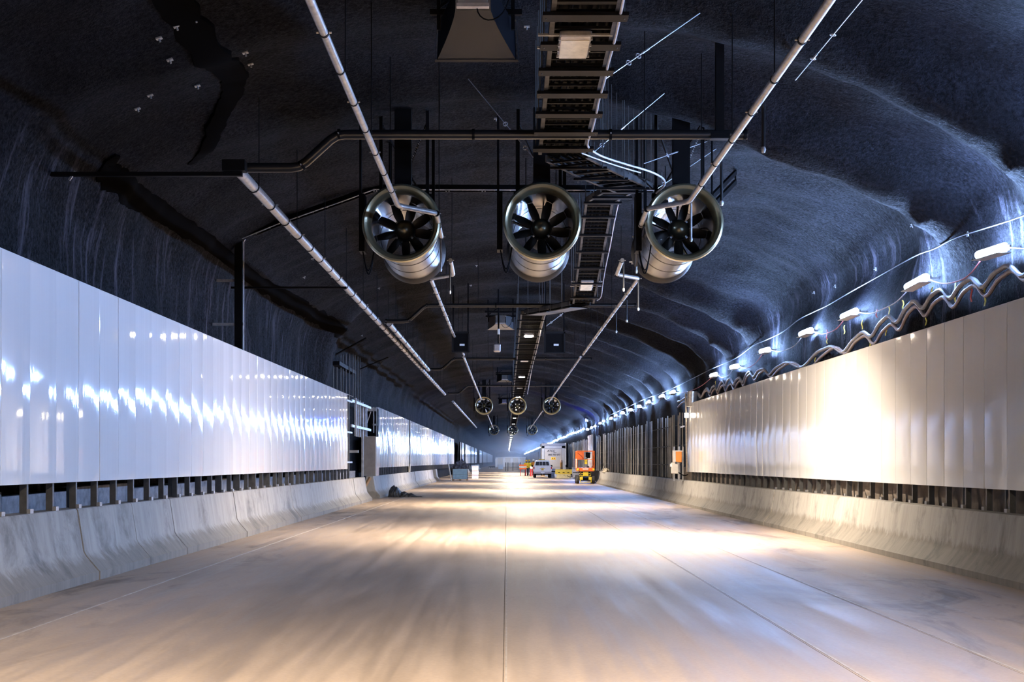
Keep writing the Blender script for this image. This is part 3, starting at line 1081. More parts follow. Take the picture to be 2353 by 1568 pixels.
# ------------------------------------------------------------------ jet fans
def make_fan():
    t = thing('jet_fan', 'x', 'fan')
    # front cowl: rolled lip, flared throat
    lip = [(.545, .30), (.55, .16), (.58, .06), (.615, .01), (.65, -.012), (.68, .005), (.695, .05), (.69, .10), (.665, .14), (.60, .20), (.575, .30)]
    MB().lathe(lip, (0, 0, 0), 'Y', 56, closed=True).build('cowl', M['fan_ring'], t, True)
    MB().lathe([(.575, .28), (.615, .28), (.60, .56), (.572, .58)], (0, 0, 0), 'Y', 48, closed=True).build('neck_shadow_ring', M['fan_neck'], t, True)  # black ring, the neck shadow behind the cowl is put into its colour
    case = [(.566, .42), (.570, .44), (.570, 1.3), (.570, 2.2), (.57, 3.3)]
    MB().lathe(case, (0, 0, 0), 'Y', 56).build('casing', M['fan_case'], t, True)
    for yy in (1.35, 2.3):
        MB().lathe([(.571, yy), (.578, yy + .005), (.578, yy + .03), (.571, yy + .035)], (0, 0, 0), 'Y', 48).build('casing_seam', M['fan_case'], t)
    MB().lathe([(.545, .30), (.53, .7), (.53, 2.9), (.55, 3.4)], (0, 0, 0), 'Y', 56).build('duct', M['fan_in'], t, True)
    MB().lathe([(.571, 3.28), (.60, 3.34), (.63, 3.48), (.635, 3.55), (.61, 3.58), (.57, 3.5), (.55, 3.4)], (0, 0, 0), 'Y', 48).build('rear_cowl', M['fan_neck'], t, True)
    # hub with a rounded nose
    nose = [(.002, .62), (.05, .625), (.10, .645), (.14, .68), (.165, .73), (.178, .80), (.18, .90), (.18, 1.25)]
    MB().lathe(nose, (0, 0, 0), 'Y', 32).build('hub', M['hub'], t, True)
    MB().lathe([(.18, .86), (.195, .87), (.195, .92), (.18, .93)], (0, 0, 0), 'Y', 32).build('hub_ring', M['fan_neck'], t, True)
    MB().lathe([(.18, 1.25), (.19, 1.5), (.19, 2.2), (.10, 2.6), (.01, 2.75)], (0, 0, 0), 'Y', 24).build('motor', M['fan_neck'], t, True)
    # blades
    bm_ = MB()
    n = 7
    rows = []
    for k in range(n + 1):
        u = k / n
        r = .16 + u * .365
        ch = .050 + .045 * math.sin(PI * min(1, u * .75 + .1)) + .02 * u
        tw = R(62 - 24 * u)
        row = []
        for (cx_, th) in ((-1, 0), (-.4, .10), (.3, .11), (1, 0), (.3, -.03), (-.4, -.03)):
            a = cx_ * ch
            b = th * ch
            row.append(Vector((a * math.sin(tw) + b * math.cos(tw), a * math.cos(tw) * .8 - b * math.sin(tw), r)))
        rows.append(row)
    bm_.rings(rows, True)
    me = bm_.mesh('blade', M['blade'], True)
    for k in range(9):
        put('blade', me, t, (0, .98, 0), (0, 2 * PI * k / 9 + .3, 0))
    # clamp bolts round the hub
    bo = MB().box((0, 0, .198), (.035, .05, .03)).mesh('clamp_bolt', M['chrome'])
    for k in range(4):
        put('clamp_bolt', bo, t, (0, .84, 0), (0, PI / 2 * k + PI / 4, 0))
    # guide struts behind the blades
    gs = MB().lohi((-.012, -.08, .18), (.012, .08, .535)).mesh('strut', M['fan_neck'])
    for k in range(5):
        put('strut', gs, t, (0, 1.42, 0), (0, 2 * PI * k / 5 + .1, 0))
    MB().lathe([(.50, 1.6), (.505, 1.595), (.51, 1.6), (.505, 1.605)], (0, 0, 0), 'Y', 40, closed=True).build('wire_ring', M['galv'], t, True)
    # hangers to the vault
    for y in (.75, 2.8):
        for x in (-.42, .42):
            MB().lohi((x - .03, y - .03, .40), (x + .03, y + .03, 2.15)).build('hanger_post', M['dark'], t)
        MB().lohi((-.50, y - .05, .55), (.50, y + .05, .64)).build('hanger_bar', M['dark'], t)
    MB().lohi((-.15, .4, .66), (.15, .6, 2.1)).build('mount_plate', M['dark'], t)
    for sx in (-1, 1):
        MB().tube([(-.40 * sx, .80 + .05 * sx, 1.9), (.4 * sx, 2.7, .62)], .022, 6).build('brace', M['dark'], t)
    # terminal box and looped cable at the left side
    MB().lohi((-.80, .55, -.42), (-.70, .95, .62)).build('terminal_box', M['dark'], t)
    MB().lohi((-.80, .6, .62), (-.76, .7, 2.0)).build('cable_duct', M['dark'], t)
    m = MB()
    for k in (0, 1):
        pts = []
        for j in range(13):
            u = j / 12
            pts.append(Vector((-.74 + .22 * u, .62 + .05 * k, -.40 - (.42 + .06 * k) * math.sin(PI * u) + .12 * u)))
        m.tube(pts, .012, 6)
    m.build('cable_loop', M['black'], t, True)
    m = MB()
    for j in range(22):
        u = j / 21
        p = Vector((.38 - .32 * u, .5, 1.75 - .75 * u + .0))
        m.box(p, (.02, .006, .028) if j % 2 else (.006, .02, .028), Euler((0, R(-25), 0)).to_matrix())
    m.build('safety_chain', M['galv'], t)
    return t


fan = make_fan()
fan.location = (-1.86, 25, 5.80)
fan['label'] = 'left jet fan of the near three, pipe crossing its mouth'
fan['group'] = 'jet fans under the vault'
copy_tree(fan, (.62, 25, 5.83), 'middle jet fan of the near three, beside the cable ladder')
copy_tree(fan, (3.12, 25, 5.81), 'right jet fan of the near three, pipe bend in front of it')
for i, (dd_, w) in enumerate(((108, 'far row of fans'), (191, 'farthest row of fans'))):
    for x, s_ in ((-1.75, 'left'), (.80, 'middle'), (3.4, 'right')):
        copy_tree(fan, (x, dd_, 5.85), '%s jet fan of the three in the %s' % (s_, w))


# ------------------------------------------------------------------ cable ladders on the ceiling
def ladder(label, path, w, cables=5, rodstep=1.6, step=.30, name='cable_ladder', rungs=True, plate=.05, cover=False):
    path = [Vector(p) for p in path]
    t = thing(name, label, 'cable ladder', path[0])
    sides = []
    for i, p in enumerate(path):
        a, b = path[max(0, i - 1)], path[min(len(path) - 1, i + 1)]
        tt = (b - a).normalized()
        sides.append(tt.cross(Vector((0, 0, 1))).normalized())
    for sg in (-1, 1):
        m = MB()
        for i in range(len(path) - 1):
            a = path[i] + sides[i] * sg * w / 2
            b = path[i + 1] + sides[i + 1] * sg * w / 2
            q = (b - a).to_track_quat('Y', 'Z').to_matrix()
            m.box((a + b) / 2, (.02, (b - a).length + .01, .11), q)
            m.box((a + b) / 2 - q @ Vector((sg * .02, 0, .055)), (.05, (b - a).length + .01, .008), q)
        m.build('side_rail', M['railp'], t)
    L = [0]
    for a, b in zip(path[:-1], path[1:]):
        L.append(L[-1] + (b - a).length)

    def at(sv):
        for i in range(len(path) - 1):
            if sv <= L[i + 1] + 1e-6:
                u = (sv - L[i]) / (L[i + 1] - L[i])
                return path[i].lerp(path[i + 1], u), (path[i + 1] - path[i]).normalized(), (sides[i].lerp(sides[i + 1], u)).normalized()
        return path[-1], (path[-1] - path[-2]).normalized(), sides[-1]
    n = int(L[-1] / step)
    many = MB()
    for k in range(n):
        p, tt, sd = at(L[-1] * (k + .5) / n)
        rot = Matrix((sd, tt, sd.cross(tt))).transposed()
        wide = (k % 4 == 3)
        if rungs:
            MB().box(p + Vector((0, 0, -.035)), (w, .10 if wide else .04, .03), rot).build('rung', M['dark'], t)
        else:
            many.box(p + Vector((0, 0, -.035)), (w, .04, .03), rot)
    if not rungs:
        many.build('rungs', M['dark'], t)['kind'] = 'stuff'
    for c in range(cables):
        m = MB()
        off = (c + .5) / cables - .5
        pts = []
        for k in range(max(2, int(L[-1] / .5))):
            p, tt, sd = at(L[-1] * k / (max(2, int(L[-1] / .5)) - 1))
            pts.append(p + sd * (off * w * .88 + .015 * noise.noise(Vector((k * .7, c * 3.3, 1)))) + Vector((0, 0, .01 + .008 * (c % 3))))
        m.tube(pts, .022 + .006 * (c % 2), 6)
        m.build('cable', M['black'], t, True)
    nr = max(2, int(L[-1] / rodstep))
    for k in range(nr):
        p, tt, sd = at(L[-1] * (k + .5) / nr)
        for sg in (-1, 1):
            m = MB()
            hanger(m, p + sd * sg * (w / 2 + .06) + Vector((0, 0, -.12)), .0085)
            m.build('hanger_rod', M['post'], t)
        MB().box(p + Vector((0, 0, -.09)), (plate, w + .2, .04) if abs(sd.y) > .7 else (w + .2, plate, .04)).build('hanger_bar', M['dark'], t)
    if rungs:
        m = MB()
        for i in range(len(path) - 1):
            a, b = path[i], path[i + 1]
            m.box((a + b) / 2 + Vector((0, 0, .07)), (w - .03, (b - a).length, .02), (b - a).to_track_quat('Y', 'Z').to_matrix())
        m.build('light_block_plate', M['black'], t)  # added black plate over the cables, blocks light from the ceiling
    if cover:
        for i in range(len(path) - 1):
            a, b = path[i], path[i + 1]
            MB().box((a + b) / 2 + Vector((0, 0, -.12)), (w * .9, (b - a).length * .9, .02), (b - a).to_track_quat('Y', 'Z').to_matrix()).build('cover_plate', M['post'], t)
    return t


ladder('near cable ladder carrying an unlit square lamp, top centre of the ceiling', [(.83, 11.5, 6.47), (.86, 22.3, 6.47)], .72, 6, 1.05, .30, plate=.24)
ladder('cable ladder jogging sideways in front of the middle and right fans', [(.95, 22.6, 6.45), (1.55, 23.9, 6.45), (2.25, 25.3, 6.47)], .72, 5, .8)
ladder('cable ladder sloping down between the middle and right fans', [(2.25, 26.4, 6.75), (2.0, 30.8, 7.25), (2.1, 35.5, 6.75), (2.16, 40.2, 6.12)], .60, 6, 1.5, plate=.16)
ladder('cable ladder jogging back sideways just beyond the fans', [(2.1, 40.9, 6.15), (1.5, 43.5, 6.3), (.85, 46.0, 6.45)], .60, 3, 1.2, cover=True)
ladder('long cable ladder carrying the lit lamps beyond the fans', [(.83, 46.4, 6.45), (.83, 106, 6.45)], .76, 4, 3.0, .5)
ladder('farthest cable ladder beyond the far fans', [(.83, 113, 6.45), (.83, 630, 6.45)], .76, 2, 14.0, 1.0, rungs=False)


def conduit(label, pts, r, material, name='conduit', cat='conduit'):
    # catmull through the points
    P = [tuple(p) for p in pts]
    out = []
    for i in range(len(P) - 1):
        p0, p1, p2, p3 = P[max(0, i - 1)], P[i], P[i + 1], P[min(len(P) - 1, i + 2)]
        for j in range(5):
            t = j / 5
            out.append(Vector([0.5 * (2 * p1[c] + (-p0[c] + p2[c]) * t + (2 * p0[c] - 5 * p1[c] + 4 * p2[c] - p3[c]) * t * t + (-p0[c] + 3 * p1[c] - 3 * p2[c] + p3[c]) * t ** 3) for c in range(3)]))
    out.append(Vector(P[-1]))
    o = MB().tube(out, r, 8).build(name, material, None, True)
    return tag(o, label, cat)


Zc = 4.78
conduit('pale conduit along the near cable ladder, bending over to the right fan', [WZ(1438, -30, Zc), WZ(1420, 60, Zc), WZ(1408, 110, Zc), WZ(1398, 145, Zc), WZ(1388, 190, Zc), WZ(1375, 235, Zc),
        WZ(1371, 258, Zc), WZ(1361, 298, Zc), WZ(1351, 325, Zc), WZ(1352, 338, Zc), WZ(1366, 350, Zc), WZ(1390, 362, Zc), WZ(1440, 378, Zc), WZ(1490, 393, Zc), WZ(1516, 405, Zc), WZ(1527, 416, Zc),
        WZ(1525, 428, Zc), WZ(1508, 444, Zc)], .017, M['conduit'])
conduit('straight pale conduit on the side of the jogging cable ladder', [WZ(1336, 352, Zc), WZ(1390, 372, Zc), WZ(1440, 388, Zc), WZ(1472, 397, Zc)], .012, M['conduit'])
conduit('pale conduit beside the sloping cable ladder between fans', [W3(1426, 448, 30.5), W3(1414, 500, 32), W3(1401, 570, 35), W3(1392, 612, 37), W3(1385, 655, 39), W3(1381, 682, 40), W3(1372, 691, 40.4)], .014, M['conduit'])
conduit('pale conduit beside the lit lamps on the long cable ladder', [WZ(1256, 714, Zc), WZ(1245, 752, Zc), WZ(1233, 806, Zc), WZ(1222, 850, Zc), WZ(1212, 906, Zc)], .02, M['conduit'])

# loose bracing wires with eyelets
for lab, a, b, ring in (
        ('bracing wire from the near cable ladder up to the right vault', WZ(1390, 182, 4.85), W3(1660, -6, 19.4), (.19, .27)),
        ('bracing wire from the jogging cable ladder up past the cross pipe', WZ(1340, 370, 4.85), W3(1602, 152, 23.6), (.16, .98)),
        ('short bracing wire from the jogging ladder behind the right pipe', WZ(1480, 376, 4.95), W3(1668, 310, 28.4), (.25, .4)),
        ('bracing wire rising from the right end of the jogging ladder', WZ(1501, 440, 4.95), W3(1690, 312, 28), (.12, .3)),
        ('bracing wire left of the cable ladder running up to the vault', WZ(1225, 362, 4.85), W3(1076, 182, 23.4), (.12, .42)),
        ('fine wire across the dark upper left vault', W3(660, 215, 24), W3(492, -8, 19.0), (.35, .6)),
        ('fine wire across the upper right vault beside the right pipe', W3(1828, 184, 20.4), W3(1985, -5, 16.4), (.3, .6)),
        ('bracing wire right of the first lit lamp', W3(1252, 752, 50), W3(1325, 697, 50), (.2, .5)),
        ('small bracing wire above the first lit lamp', W3(1250, 722, 47), W3(1275, 705, 49), (.4, .7))):
    t = thing('bracing_wire', lab, 'wire', a)
    MB().tube([a, b], .007 if a.y < 40 else .014, 5).build('rope', M['wire'], t)
    u = (b - a)
    for f_ in ring:
        c = a + u * f_
        tt = u.normalized()
        s = tt.cross(Vector((0, 1, 0))).normalized()
        MB().tube([c + .035 * (math.cos(q) * tt + math.sin(q) * s) for q in [2 * PI * j / 10 for j in range(11)]], .008, 5, False).build('eyelet', M['wire'], t)
    MB().tube([a + u * .3, a + u * .36], .014, 6).build('turnbuckle', M['wire'], t)
# hung threaded rods over the right of the ladders
t = thing('threaded_rods', 'cluster of thin threaded rods hanging above the jogging ladder', 'rod')
for px, d0 in ((1384, 22.7), (1392, 23), (1397, 23.2), (1405, 23.4), (1417, 23.6), (1456, 24.1), (1468, 24.4), (1484, 24.6), (1496, 24.8), (1511, 25.1), (1430, 23.8), (1444, 24)):
    x = (px - CX) * d0 / F
    MB().tube([(x, d0, 6.45), (x, d0, roof_z(x, d0) + .05)], .006, 5).build('rod', M['post'], t)
t = thing('vertical_post', 'dark vertical post dropping from the vault onto the right cross pipe', 'post', (3.0, 21, 7))
MB().lohi((3.08, 20.95, 6.4), (3.2, 21.07, 7.9)).build('tube', M['dark'], t)
MB().lohi((3.0, 20.92, 6.36), (3.28, 21.1, 6.44)).build('foot_plate', M['dark'], t)

# ------------------------------------------------------------------ luminaires
def luminaire(label, loc, lit, rot=(0, 0, 0), L=.88, Wd=.36, power=1.0, spread=138, light=True):
    t = thing('luminaire', label, 'lamp', (0, 0, 0), 'ceiling luminaires on the cable ladder')
    MB().cbox((0, 0, .035), (Wd, L, .07), .015).build('housing', M['lampbody'], t)
    if lit:
        MB().lohi((-Wd / 2 + .03, -L / 2 + .05, -.012), (Wd / 2 - .03, L / 2 - .05, -.001)).build('diffuser', M['lamp_on'], t)
    else:
        MB().lohi((-Wd / 2 + .022, -L / 2 + .15, -.008), (Wd / 2 - .022, L / 2 - .03, -.001)).build('diffuser', M['lamp_off'], t)
    for y in (-.25, .25):
        MB().lohi((-.42, y - .015, .06), (.42, y + .015, .085)).build('mount_bar', M['galv'], t)
    m = MB()
    for y in (-L / 2 + .1, -.1, .1, L / 2 - .1):
        for x in (-Wd / 2, Wd / 2):
            m.box((x, y, .0), (.02, .03, .03))
    m.build('clip', M['galv'], t)
    t.location = loc
    t.rotation_euler = rot
    if lit and light:
        ld = bpy.data.lights.new('luminaire_light', 'AREA')
        ld.shape = 'RECTANGLE'
        ld.size, ld.size_y = Wd - .06, L - .1
        ld.energy = LAMP_POWER * power
        ld.color = LAMP_COL
        ld.spread = R(spread)
        lo = bpy.data.objects.new('luminaire_light', ld)
        COL.objects.link(lo)
        lo.parent = t
        lo.location = (0, 0, -.03)
    return t


luminaire('nearest unlit square luminaire, cream glass, on the near cable ladder', (.77, 16.3, 6.345), False)
luminaire('small unlit white luminaire on the sloping ladder between fans', (2.13, 38.2, 6.30), False, (R(-7), 0, 0), .9, .34)
luminaire('lit luminaire hidden behind the right jet fan', (3.02, 30.0, 5.72), True, (R(12), 0, 0), power=.88, spread=148)
luminaire('lit luminaire hidden behind the middle jet fan', (.72, 30.2, 5.82), True, (R(20), 0, 0), power=.42, spread=124)
luminaire('lit luminaire overhead behind the viewpoint', (.83, 3.2, 6.36), True, power=3.4, spread=158)
for k, dd in enumerate((54, 80, 105, 131, 156, 181, 206, 231, 256, 281, 306, 331, 356, 382, 407, 432, 458, 483, 510, 540, 575, 615)):
    luminaire('bright warm luminaire, %s of the lit row beyond the fans' % ORD[k], (.83, dd, 6.36), True, power=1.15, spread=138 if dd < 100 else 165, light=dd < 210)
for k, dd in enumerate((67.6, 92.5, 118, 143)):
    luminaire('pale unlit luminaire, %s between the lit ones beyond the fans' % ORD[k], (.83, dd, 6.36), False)
t = thing('lamp_bracket', 'steel bracket holding the lamp behind the right fan', 'bracket', (3.02, 30, 5.8))
for x in (2.7, 3.34):
    MB().tube([(x, 30, 5.83), (x, 30, 8.0)], .012, 6).build('rod', M['dark'], t)
MB().lohi((2.65, 29.95, 5.81), (3.39, 30.05, 5.85)).build('bar', M['dark'], t)
t = thing('lamp_bracket', 'steel bracket holding the lamp behind the middle fan', 'bracket', (.72, 30.2, 5.9))
for x in (.4, 1.04):
    MB().tube([(x, 30.2, 5.93), (x, 30.2, 8.05)], .012, 6).build('rod', M['dark'], t)
MB().lohi((.35, 30.15, 5.91), (1.09, 30.25, 5.95)).build('bar', M['dark'], t)

# ------------------------------------------------------------------ LED batten string on the right wall
led_px = [(2283, 578), (2110, 649), (1955, 722), (1855, 764), (1760, 806), (1690, 843), (1642, 862), (1547, 902), (1522, 911), (1491, 925), (1470, 934), (1450, 942), (1432, 949),
          (1416, 956), (1405, 962), (1388, 968), (1380, 973), (1368, 980), (1360, 983), (1351, 987)]
XL = 7.62
led_pts = [Vector((XL, y, 4.92)) for y in (6.5, 17.4)]
for (px, py) in led_px:
    dd = XL * F / (px - CX)
    led_pts.append(Vector((XL, dd, CZ + (CY - py) * dd / F)))
dd = 141
while dd < 620:
    led_pts.append(Vector((XL, dd, 4.85 + random.uniform(-.08, .08))))
    dd += 5.3


def make_batten():
    t = thing('led_batten', 'x', 'lamp', group='LED battens strung along the right wall')
    MB().cbox((.045, 0, .0), (.05, 1.22, .08), .012).build('housing', M['lampbody'], t)
    m = MB()
    prof = []
    for j in range(9):
        a = R(-122 + 244 * j / 8)
        prof.append((-math.cos(a) * .075 - .03, math.sin(a) * .072))
    m.prism(prof, 'Y', -.58, .58)
    m.build('tube_cover', M['led'], t, True)
    MB().lohi((-.155, -.60, -.088), (.07, .60, -.078)).build('added_light_shield', M['white'], t)  # added lip under the tube, keeps the batten light off the road
    MB().lohi((.07, -.5, -.02), (.25, -.46, .02)).build('wall_hook', M['galv'], t)
    MB().lohi((.07, .46, -.02), (.25, .5, .02)).build('wall_hook', M['galv'], t)
    return t


iW = min(range(NS), key=lambda i: abs(PROF[i][1] - 4.95) + (0 if PROF[i][0] > 0 else 99))
for p in led_pts:
    if p.y < 330:
        sx = min(PROF[iW][0] - vault_disp(iW, p.y + q) for q in (-.6, 0, .6))
        k_ = min(XL, sx - .16) / p.x
        if p.y > 19:                       # slide along the sight line so the lamp stays clear of the wall
            p.x, p.y, p.z = p.x * k_, p.y * k_, CZ + (p.z - CZ) * k_
        else:
            p.x *= k_
proto = make_batten()
seen = 0
for k, p in enumerate(led_pts):
    o = proto if k == 0 else copy_tree(proto)
    o.location = p
    o.rotation_euler = (R(random.uniform(-3, 3)), 0, 0)
    if k < 2:
        o['label'] = 'white LED batten on the right wall just out of the frame, %s' % ORD[k]
    elif seen < 20:
        o['label'] = 'white LED batten, %s counting from the right picture edge along the wall' % ORD[seen]
        seen += 1
    else:
        o['label'] = 'tiny far LED batten in the string beyond the scissor lift and shed'
# support wire and feed cables
wp = [W3(px, py, 7.7 * F / (px - CX)) for px, py in ((2500, 425), (2353, 495), (2200, 545), (2150, 570), (2100, 590), (2010, 640), (1960, 668), (1905, 700), (1870, 717), (1835, 735), (1800, 762), (1762, 781), (1730, 795),
                                                     (1690, 824), (1640, 846), (1600, 866), (1560, 886), (1520, 904), (1480, 918), (1440, 937), (1400, 955))]
for q in wp:
    i_ = min(range(NS), key=lambda i: abs(PROF[i][1] - q.z) + (0 if PROF[i][0] > 0 else 99))
    k_ = min(1, (min(PROF[i_][0] - vault_disp(i_, q.y + e) for e in (-.5, 0, .5)) - .05) / q.x)
    q.x, q.y, q.z = q.x * k_, q.y * k_, CZ + (q.z - CZ) * k_
conduit('thin grey support cable sagging above the LED battens', wp, .014, noisy('dull_cable', (.05, .05, .055), .5), 'support_cable', 'cable')
for k in range(1, 14):
    a, b = led_pts[k] + Vector((.02, .6, -.03)), led_pts[k + 1] + Vector((.02, -.6, -.03))
    mid = (a + b) / 2 + Vector((0, random.uniform(-.4, .4), -.16 - .06 * random.random()))
    conduit('white feed cable between LED battens, %s gap from the right picture edge' % ORD[k - 1], [a, (a + mid) / 2 + Vector((0, 0, -.06)), mid, (mid + b) / 2 + Vector((0, 0, -.06)), b], .012,
            M['conduit'] if k % 2 else noisy('red_flex', (.45, .12, .12), .5), 'feed_cable', 'cable')
# wavy hoses
hx = 7.62
zc = [(12, 4.45), (20.5, 4.42), (24, 4.50), (27, 4.48), (30, 4.30), (34.5, 4.14), (39, 4.18), (46, 4.3), (56, 4.28), (66, 4.25), (90, 4.3), (130, 4.35)]


def hz(y):
    for (a, za), (b, zb) in zip(zc[:-1], zc[1:]):
        if a <= y <= b:
            return za + (zb - za) * (y - a) / (b - a)
    return 4.35


for lab, ph, amp, r, mm, dz in (('grey corrugated hose looping along the right wall above the panels', 0, .10, .042, M['hose_g'], .05),
                                ('buff corrugated hose looping just below the grey hose, right wall', .25, .115, .036, M['hose_o'], -.07)):
    pts, rr = [], []
    y = 12.0
    while y < 64:
        per = 2.45 + .5 * noise.noise(Vector((y * .05, 7, 1)))
        pts.append(Vector((hx + .06 - .02 * ph, y, hz(y) + dz + amp * (math.sin(2 * PI * (y + ph) / per) + .25 * math.sin(4 * PI * (y + ph) / per + 1)) + .16 * noise.noise(Vector((y * .33, ph * 3, 0))))))
        y += .13
    m = MB()
    for i in range(len(pts)):
        rr.append(r * (1.06 if i % 2 else .94))
    m.tube(pts, rr, 8)
    o = m.build('corrugated_hose', mm, None, True)
    tag(o, lab, 'hose')
# straps and tags hanging from the cables
for k, (px, py, h, c) in enumerate([(2232, 660, 34, 'tag_r'), (2194, 650, 45, 'tag_y'), (2142, 660, 24, 'tag_y'), (2263, 660, 44, 'tag_y'), (2128, 728, 20, 'tag_y'), (2075, 690, 20, 'tag_y'),
                                    (2043, 705, 26, 'tag_y'), (2014, 712, 18, 'tag_r'), (1981, 735, 22, 'tag_y'), (1940, 748, 20, 'tag_y'), (1999, 782, 16, 'tag_y'), (2036, 750, 22, 'tag_y'),
                                    (1900, 758, 22, 'tag_r'), (1900, 778, 12, 'tag_y'), (1873, 822, 14, 'tag_y'), (1644, 876, 10, 'tag_y')]):
    dd = 7.7 * F / (px - CX)
    p = W3(px, py, dd)
    hh = h * dd / F
    m = MB()
    m.rings([[p + Vector((q, .0, -hh * u)) + Vector((.012 * math.sin(u * 7 + k), w_, 0)) for q, w_ in ((-.004, -.035), (-.004, .035), (.004, .035), (.004, -.035))] for u in (0, .25, .5, .75, 1)], True)
    o = m.build('strap', M[c])
    tag(o, '%s strap hanging below the batten cables, %s from the right picture edge' % ('red' if c == 'tag_r' else 'yellow', ORD[k]), 'strap')
# flood lamp on its pole by the panel end, enclosures, lagged pipe
t = thing('flood_lamp', 'small bright flood lamp on a leaning pole at the panel end', 'lamp', W3(1577, 955, 57.6))
c = W3(1577, 955, 57.6)
MB().cbox(c, (.16, .10, .20), .02).build('housing', M['lampbody'], t)
MB().lohi(c + Vector((-.075, -.065, -.09)), c + Vector((.075, -.051, .09))).build('lens', M['flood'], t)
MB().tube([c + Vector((-.02, .08, .9)), c + Vector((.0, .08, 0)), W3(1578, 1085, 57.7)], .035, 8).build('pole', M['foil'], t, True)
MB().box(W3(1568, 981, 57.5), (.18, .06, .06), Euler((0, R(-20), 0)).to_matrix()).build('arm', M['foil'], t)
o = MB().tube([W3(1586, 900, 57.2) + Vector((.1, 0, 0)), W3(1584, 935, 57.2) + Vector((.1, 0, 0))], .22, 10).build('lagged_duct', M['foil'], None, True)
tag(o, 'foil lagged duct stub above the far end of the ivory panels', 'duct')
t = thing('electrical_box', 'orange electrical enclosure fixed to the studs above the cream box', 'enclosure', W3(1556, 1050, 57.5))
a = W3(1556, 1050, 57.5)
MB().cbox(a, (.36, .16, .46), .02).build('body', M['box_orange'], t)
MB().lohi(a + Vector((-.19, -.07, -.22)), a + Vector((-.07, -.09, .22))).build('door', M['offwhite'], t)
MB().lohi(a + Vector((-.19, -.1, .21)), a + Vector((.22, .1, .25))).build('rain_hood', M['offwhite'], t)
t = thing('electrical_box', 'cream electrical box just below the orange enclosure', 'enclosure', W3(1550, 1076, 57.3))
a = W3(1550.5, 1076, 57.3)
MB().cbox(a, (.28, .16, .45), .02).build('body', M['offwhite'], t)
MB().lohi(a + Vector((-.19, -.05, .05)), a + Vector((-.13, .05, .17))).build('socket', M['white'], t)
MB().lohi(a + Vector((.0, -.1, .17)), a + Vector((.1, -.08, .25))).build('gland', M['post'], t)
pts = [a + Vector((.05, -.02, -.1)), a + Vector((.25, -.05, -.25)), a + Vector((.4, 0, -.3)), a + Vector((.55, .2, -.27))]
conduit('loose black and white cable loops beside the cream box', pts, .02, M['black'], 'cable_loop', 'cable')
# support posts for the boxes
t = thing('box_stand', 'steel stand carrying the two electrical boxes on the barrier', 'stand', W3(1556, 1090, 57.7))
for px in (1549, 1560, 1569):
    p = W3(px, 1098, 57.75)
    MB().lohi((p.x - .03, p.y - .03, .8), (p.x + .03, p.y + .03, 2.2)).build('leg', M['stud'], t)
# blue worklight
t = thing('blue_lamp', 'small blue work light at the top of the far right wall', 'lamp', (7.2, 128, 5.3))
MB().cbox((7.2, 128, 5.3), (.2, .5, .2), .03).build('housing', M['lampbody'], t)
MB().lohi((7.08, 127.78, 5.22), (7.12, 128.22, 5.42)).build('lens', M['blue_lamp'], t)
MB().lohi((7.3, 127.95, 5.27), (7.9, 128.05, 5.33)).build('arm', M['dark'], t)


# ------------------------------------------------------------------ horn loudspeakers
def horn(label, loc, hm='horn'):
    """mouth faces down the tunnel (+Y); throat toward the camera"""
    t = thing('horn_loudspeaker', label, 'loudspeaker', group='horn loudspeakers hung from the vault')
    n = 8
    rs = []
    for k in range(n + 1):
        u = k / n
        w = .22 + .33 * u ** 1.2
        zt = .20 + .16 * u
        zb = -.15 - .02 * u
        y = 2.1 * u
        rs.append([Vector((-w, y, zb)), Vector((w, y, zb)), Vector((w * .96, y, zt)), Vector((-w * .96, y, zt))])
    MB().rings(rs, False).build('horn_body', M[hm], t)
    m = MB()
    r0 = rs[-1]
    m.rings([[p + Vector((0, -.06, 0)) * 1 + (p - Vector((0, 2.1, 0.03))) * .04 for p in r0], [p + Vector((0, .05, 0)) + (p - Vector((0, 2.1, .03))) * .06 for p in r0]], False)
    m.build('mouth_flange', M[hm], t)
    MB().lohi((-.18, -.28, -.10), (.18, 0, .18)).build('driver', M['post'], t)
    MB().lohi((-.20, -.16, -.145), (.20, -.06, -.10)).build('band', M['lampbody'], t)
    for y in (-.1, 1.6):
        for x in (-.5, .5):
            MB().lohi((x - .025, y - .025, .1), (x + .025, y + .025, 1.1)).build('hanger_post', M['dark'], t)
        MB().lohi((-.62, y - .035, .30), (.62, y + .035, .37)).build('hanger_bar', M['dark'], t)
    m = MB()
    m.tube([(-.5, 1.6, .4), (.5, 1.6, 1.1)], .02, 6)
    m.build('brace', M['dark'], t)
    MB().tube([Vector((.05 + .2 * (1 - math.cos(PI * j / 10)), -.07, -.13 - .24 * math.sin(PI * j / 10) + .18 * j / 10)) for j in range(11)], .009, 5).build('cable', M['black'], t, True)
    t.location = loc
    return t


h0 = horn('big dark horn loudspeaker at the top centre, nearest one', (-.42, 17.6, 7.33))
horn('second horn loudspeaker, lamplight painted into its paler grey, beside the first lit lamp', (-.26, 57, 7.25), 'horn_lamplit')
copy_tree(h0, (-.15, 96, 7.25), 'third horn loudspeaker, beside the second lit lamp')
copy_tree(h0, (-.25, 134, 7.25), 'fourth small horn loudspeaker beyond the far fans')

# sensor pole by the first lamp
t = thing('camera_pole', 'short drop pole with small camera below the second horn', 'camera', (-.33, 52, 6.6))
MB().tube([(-.31, 52, 7.9), (-.31, 52, 5.85)], .03, 8).build('pole', M['dark'], t)
MB().tube([(-.31, 52, 6.25), (-.31, 52, 6.45)], .045, 8).build('sleeve', M['white'], t)
MB().cbox((-.36, 51.95, 5.75), (.26, .3, .30), .04).build('camera_head', M['lampbody'], t)


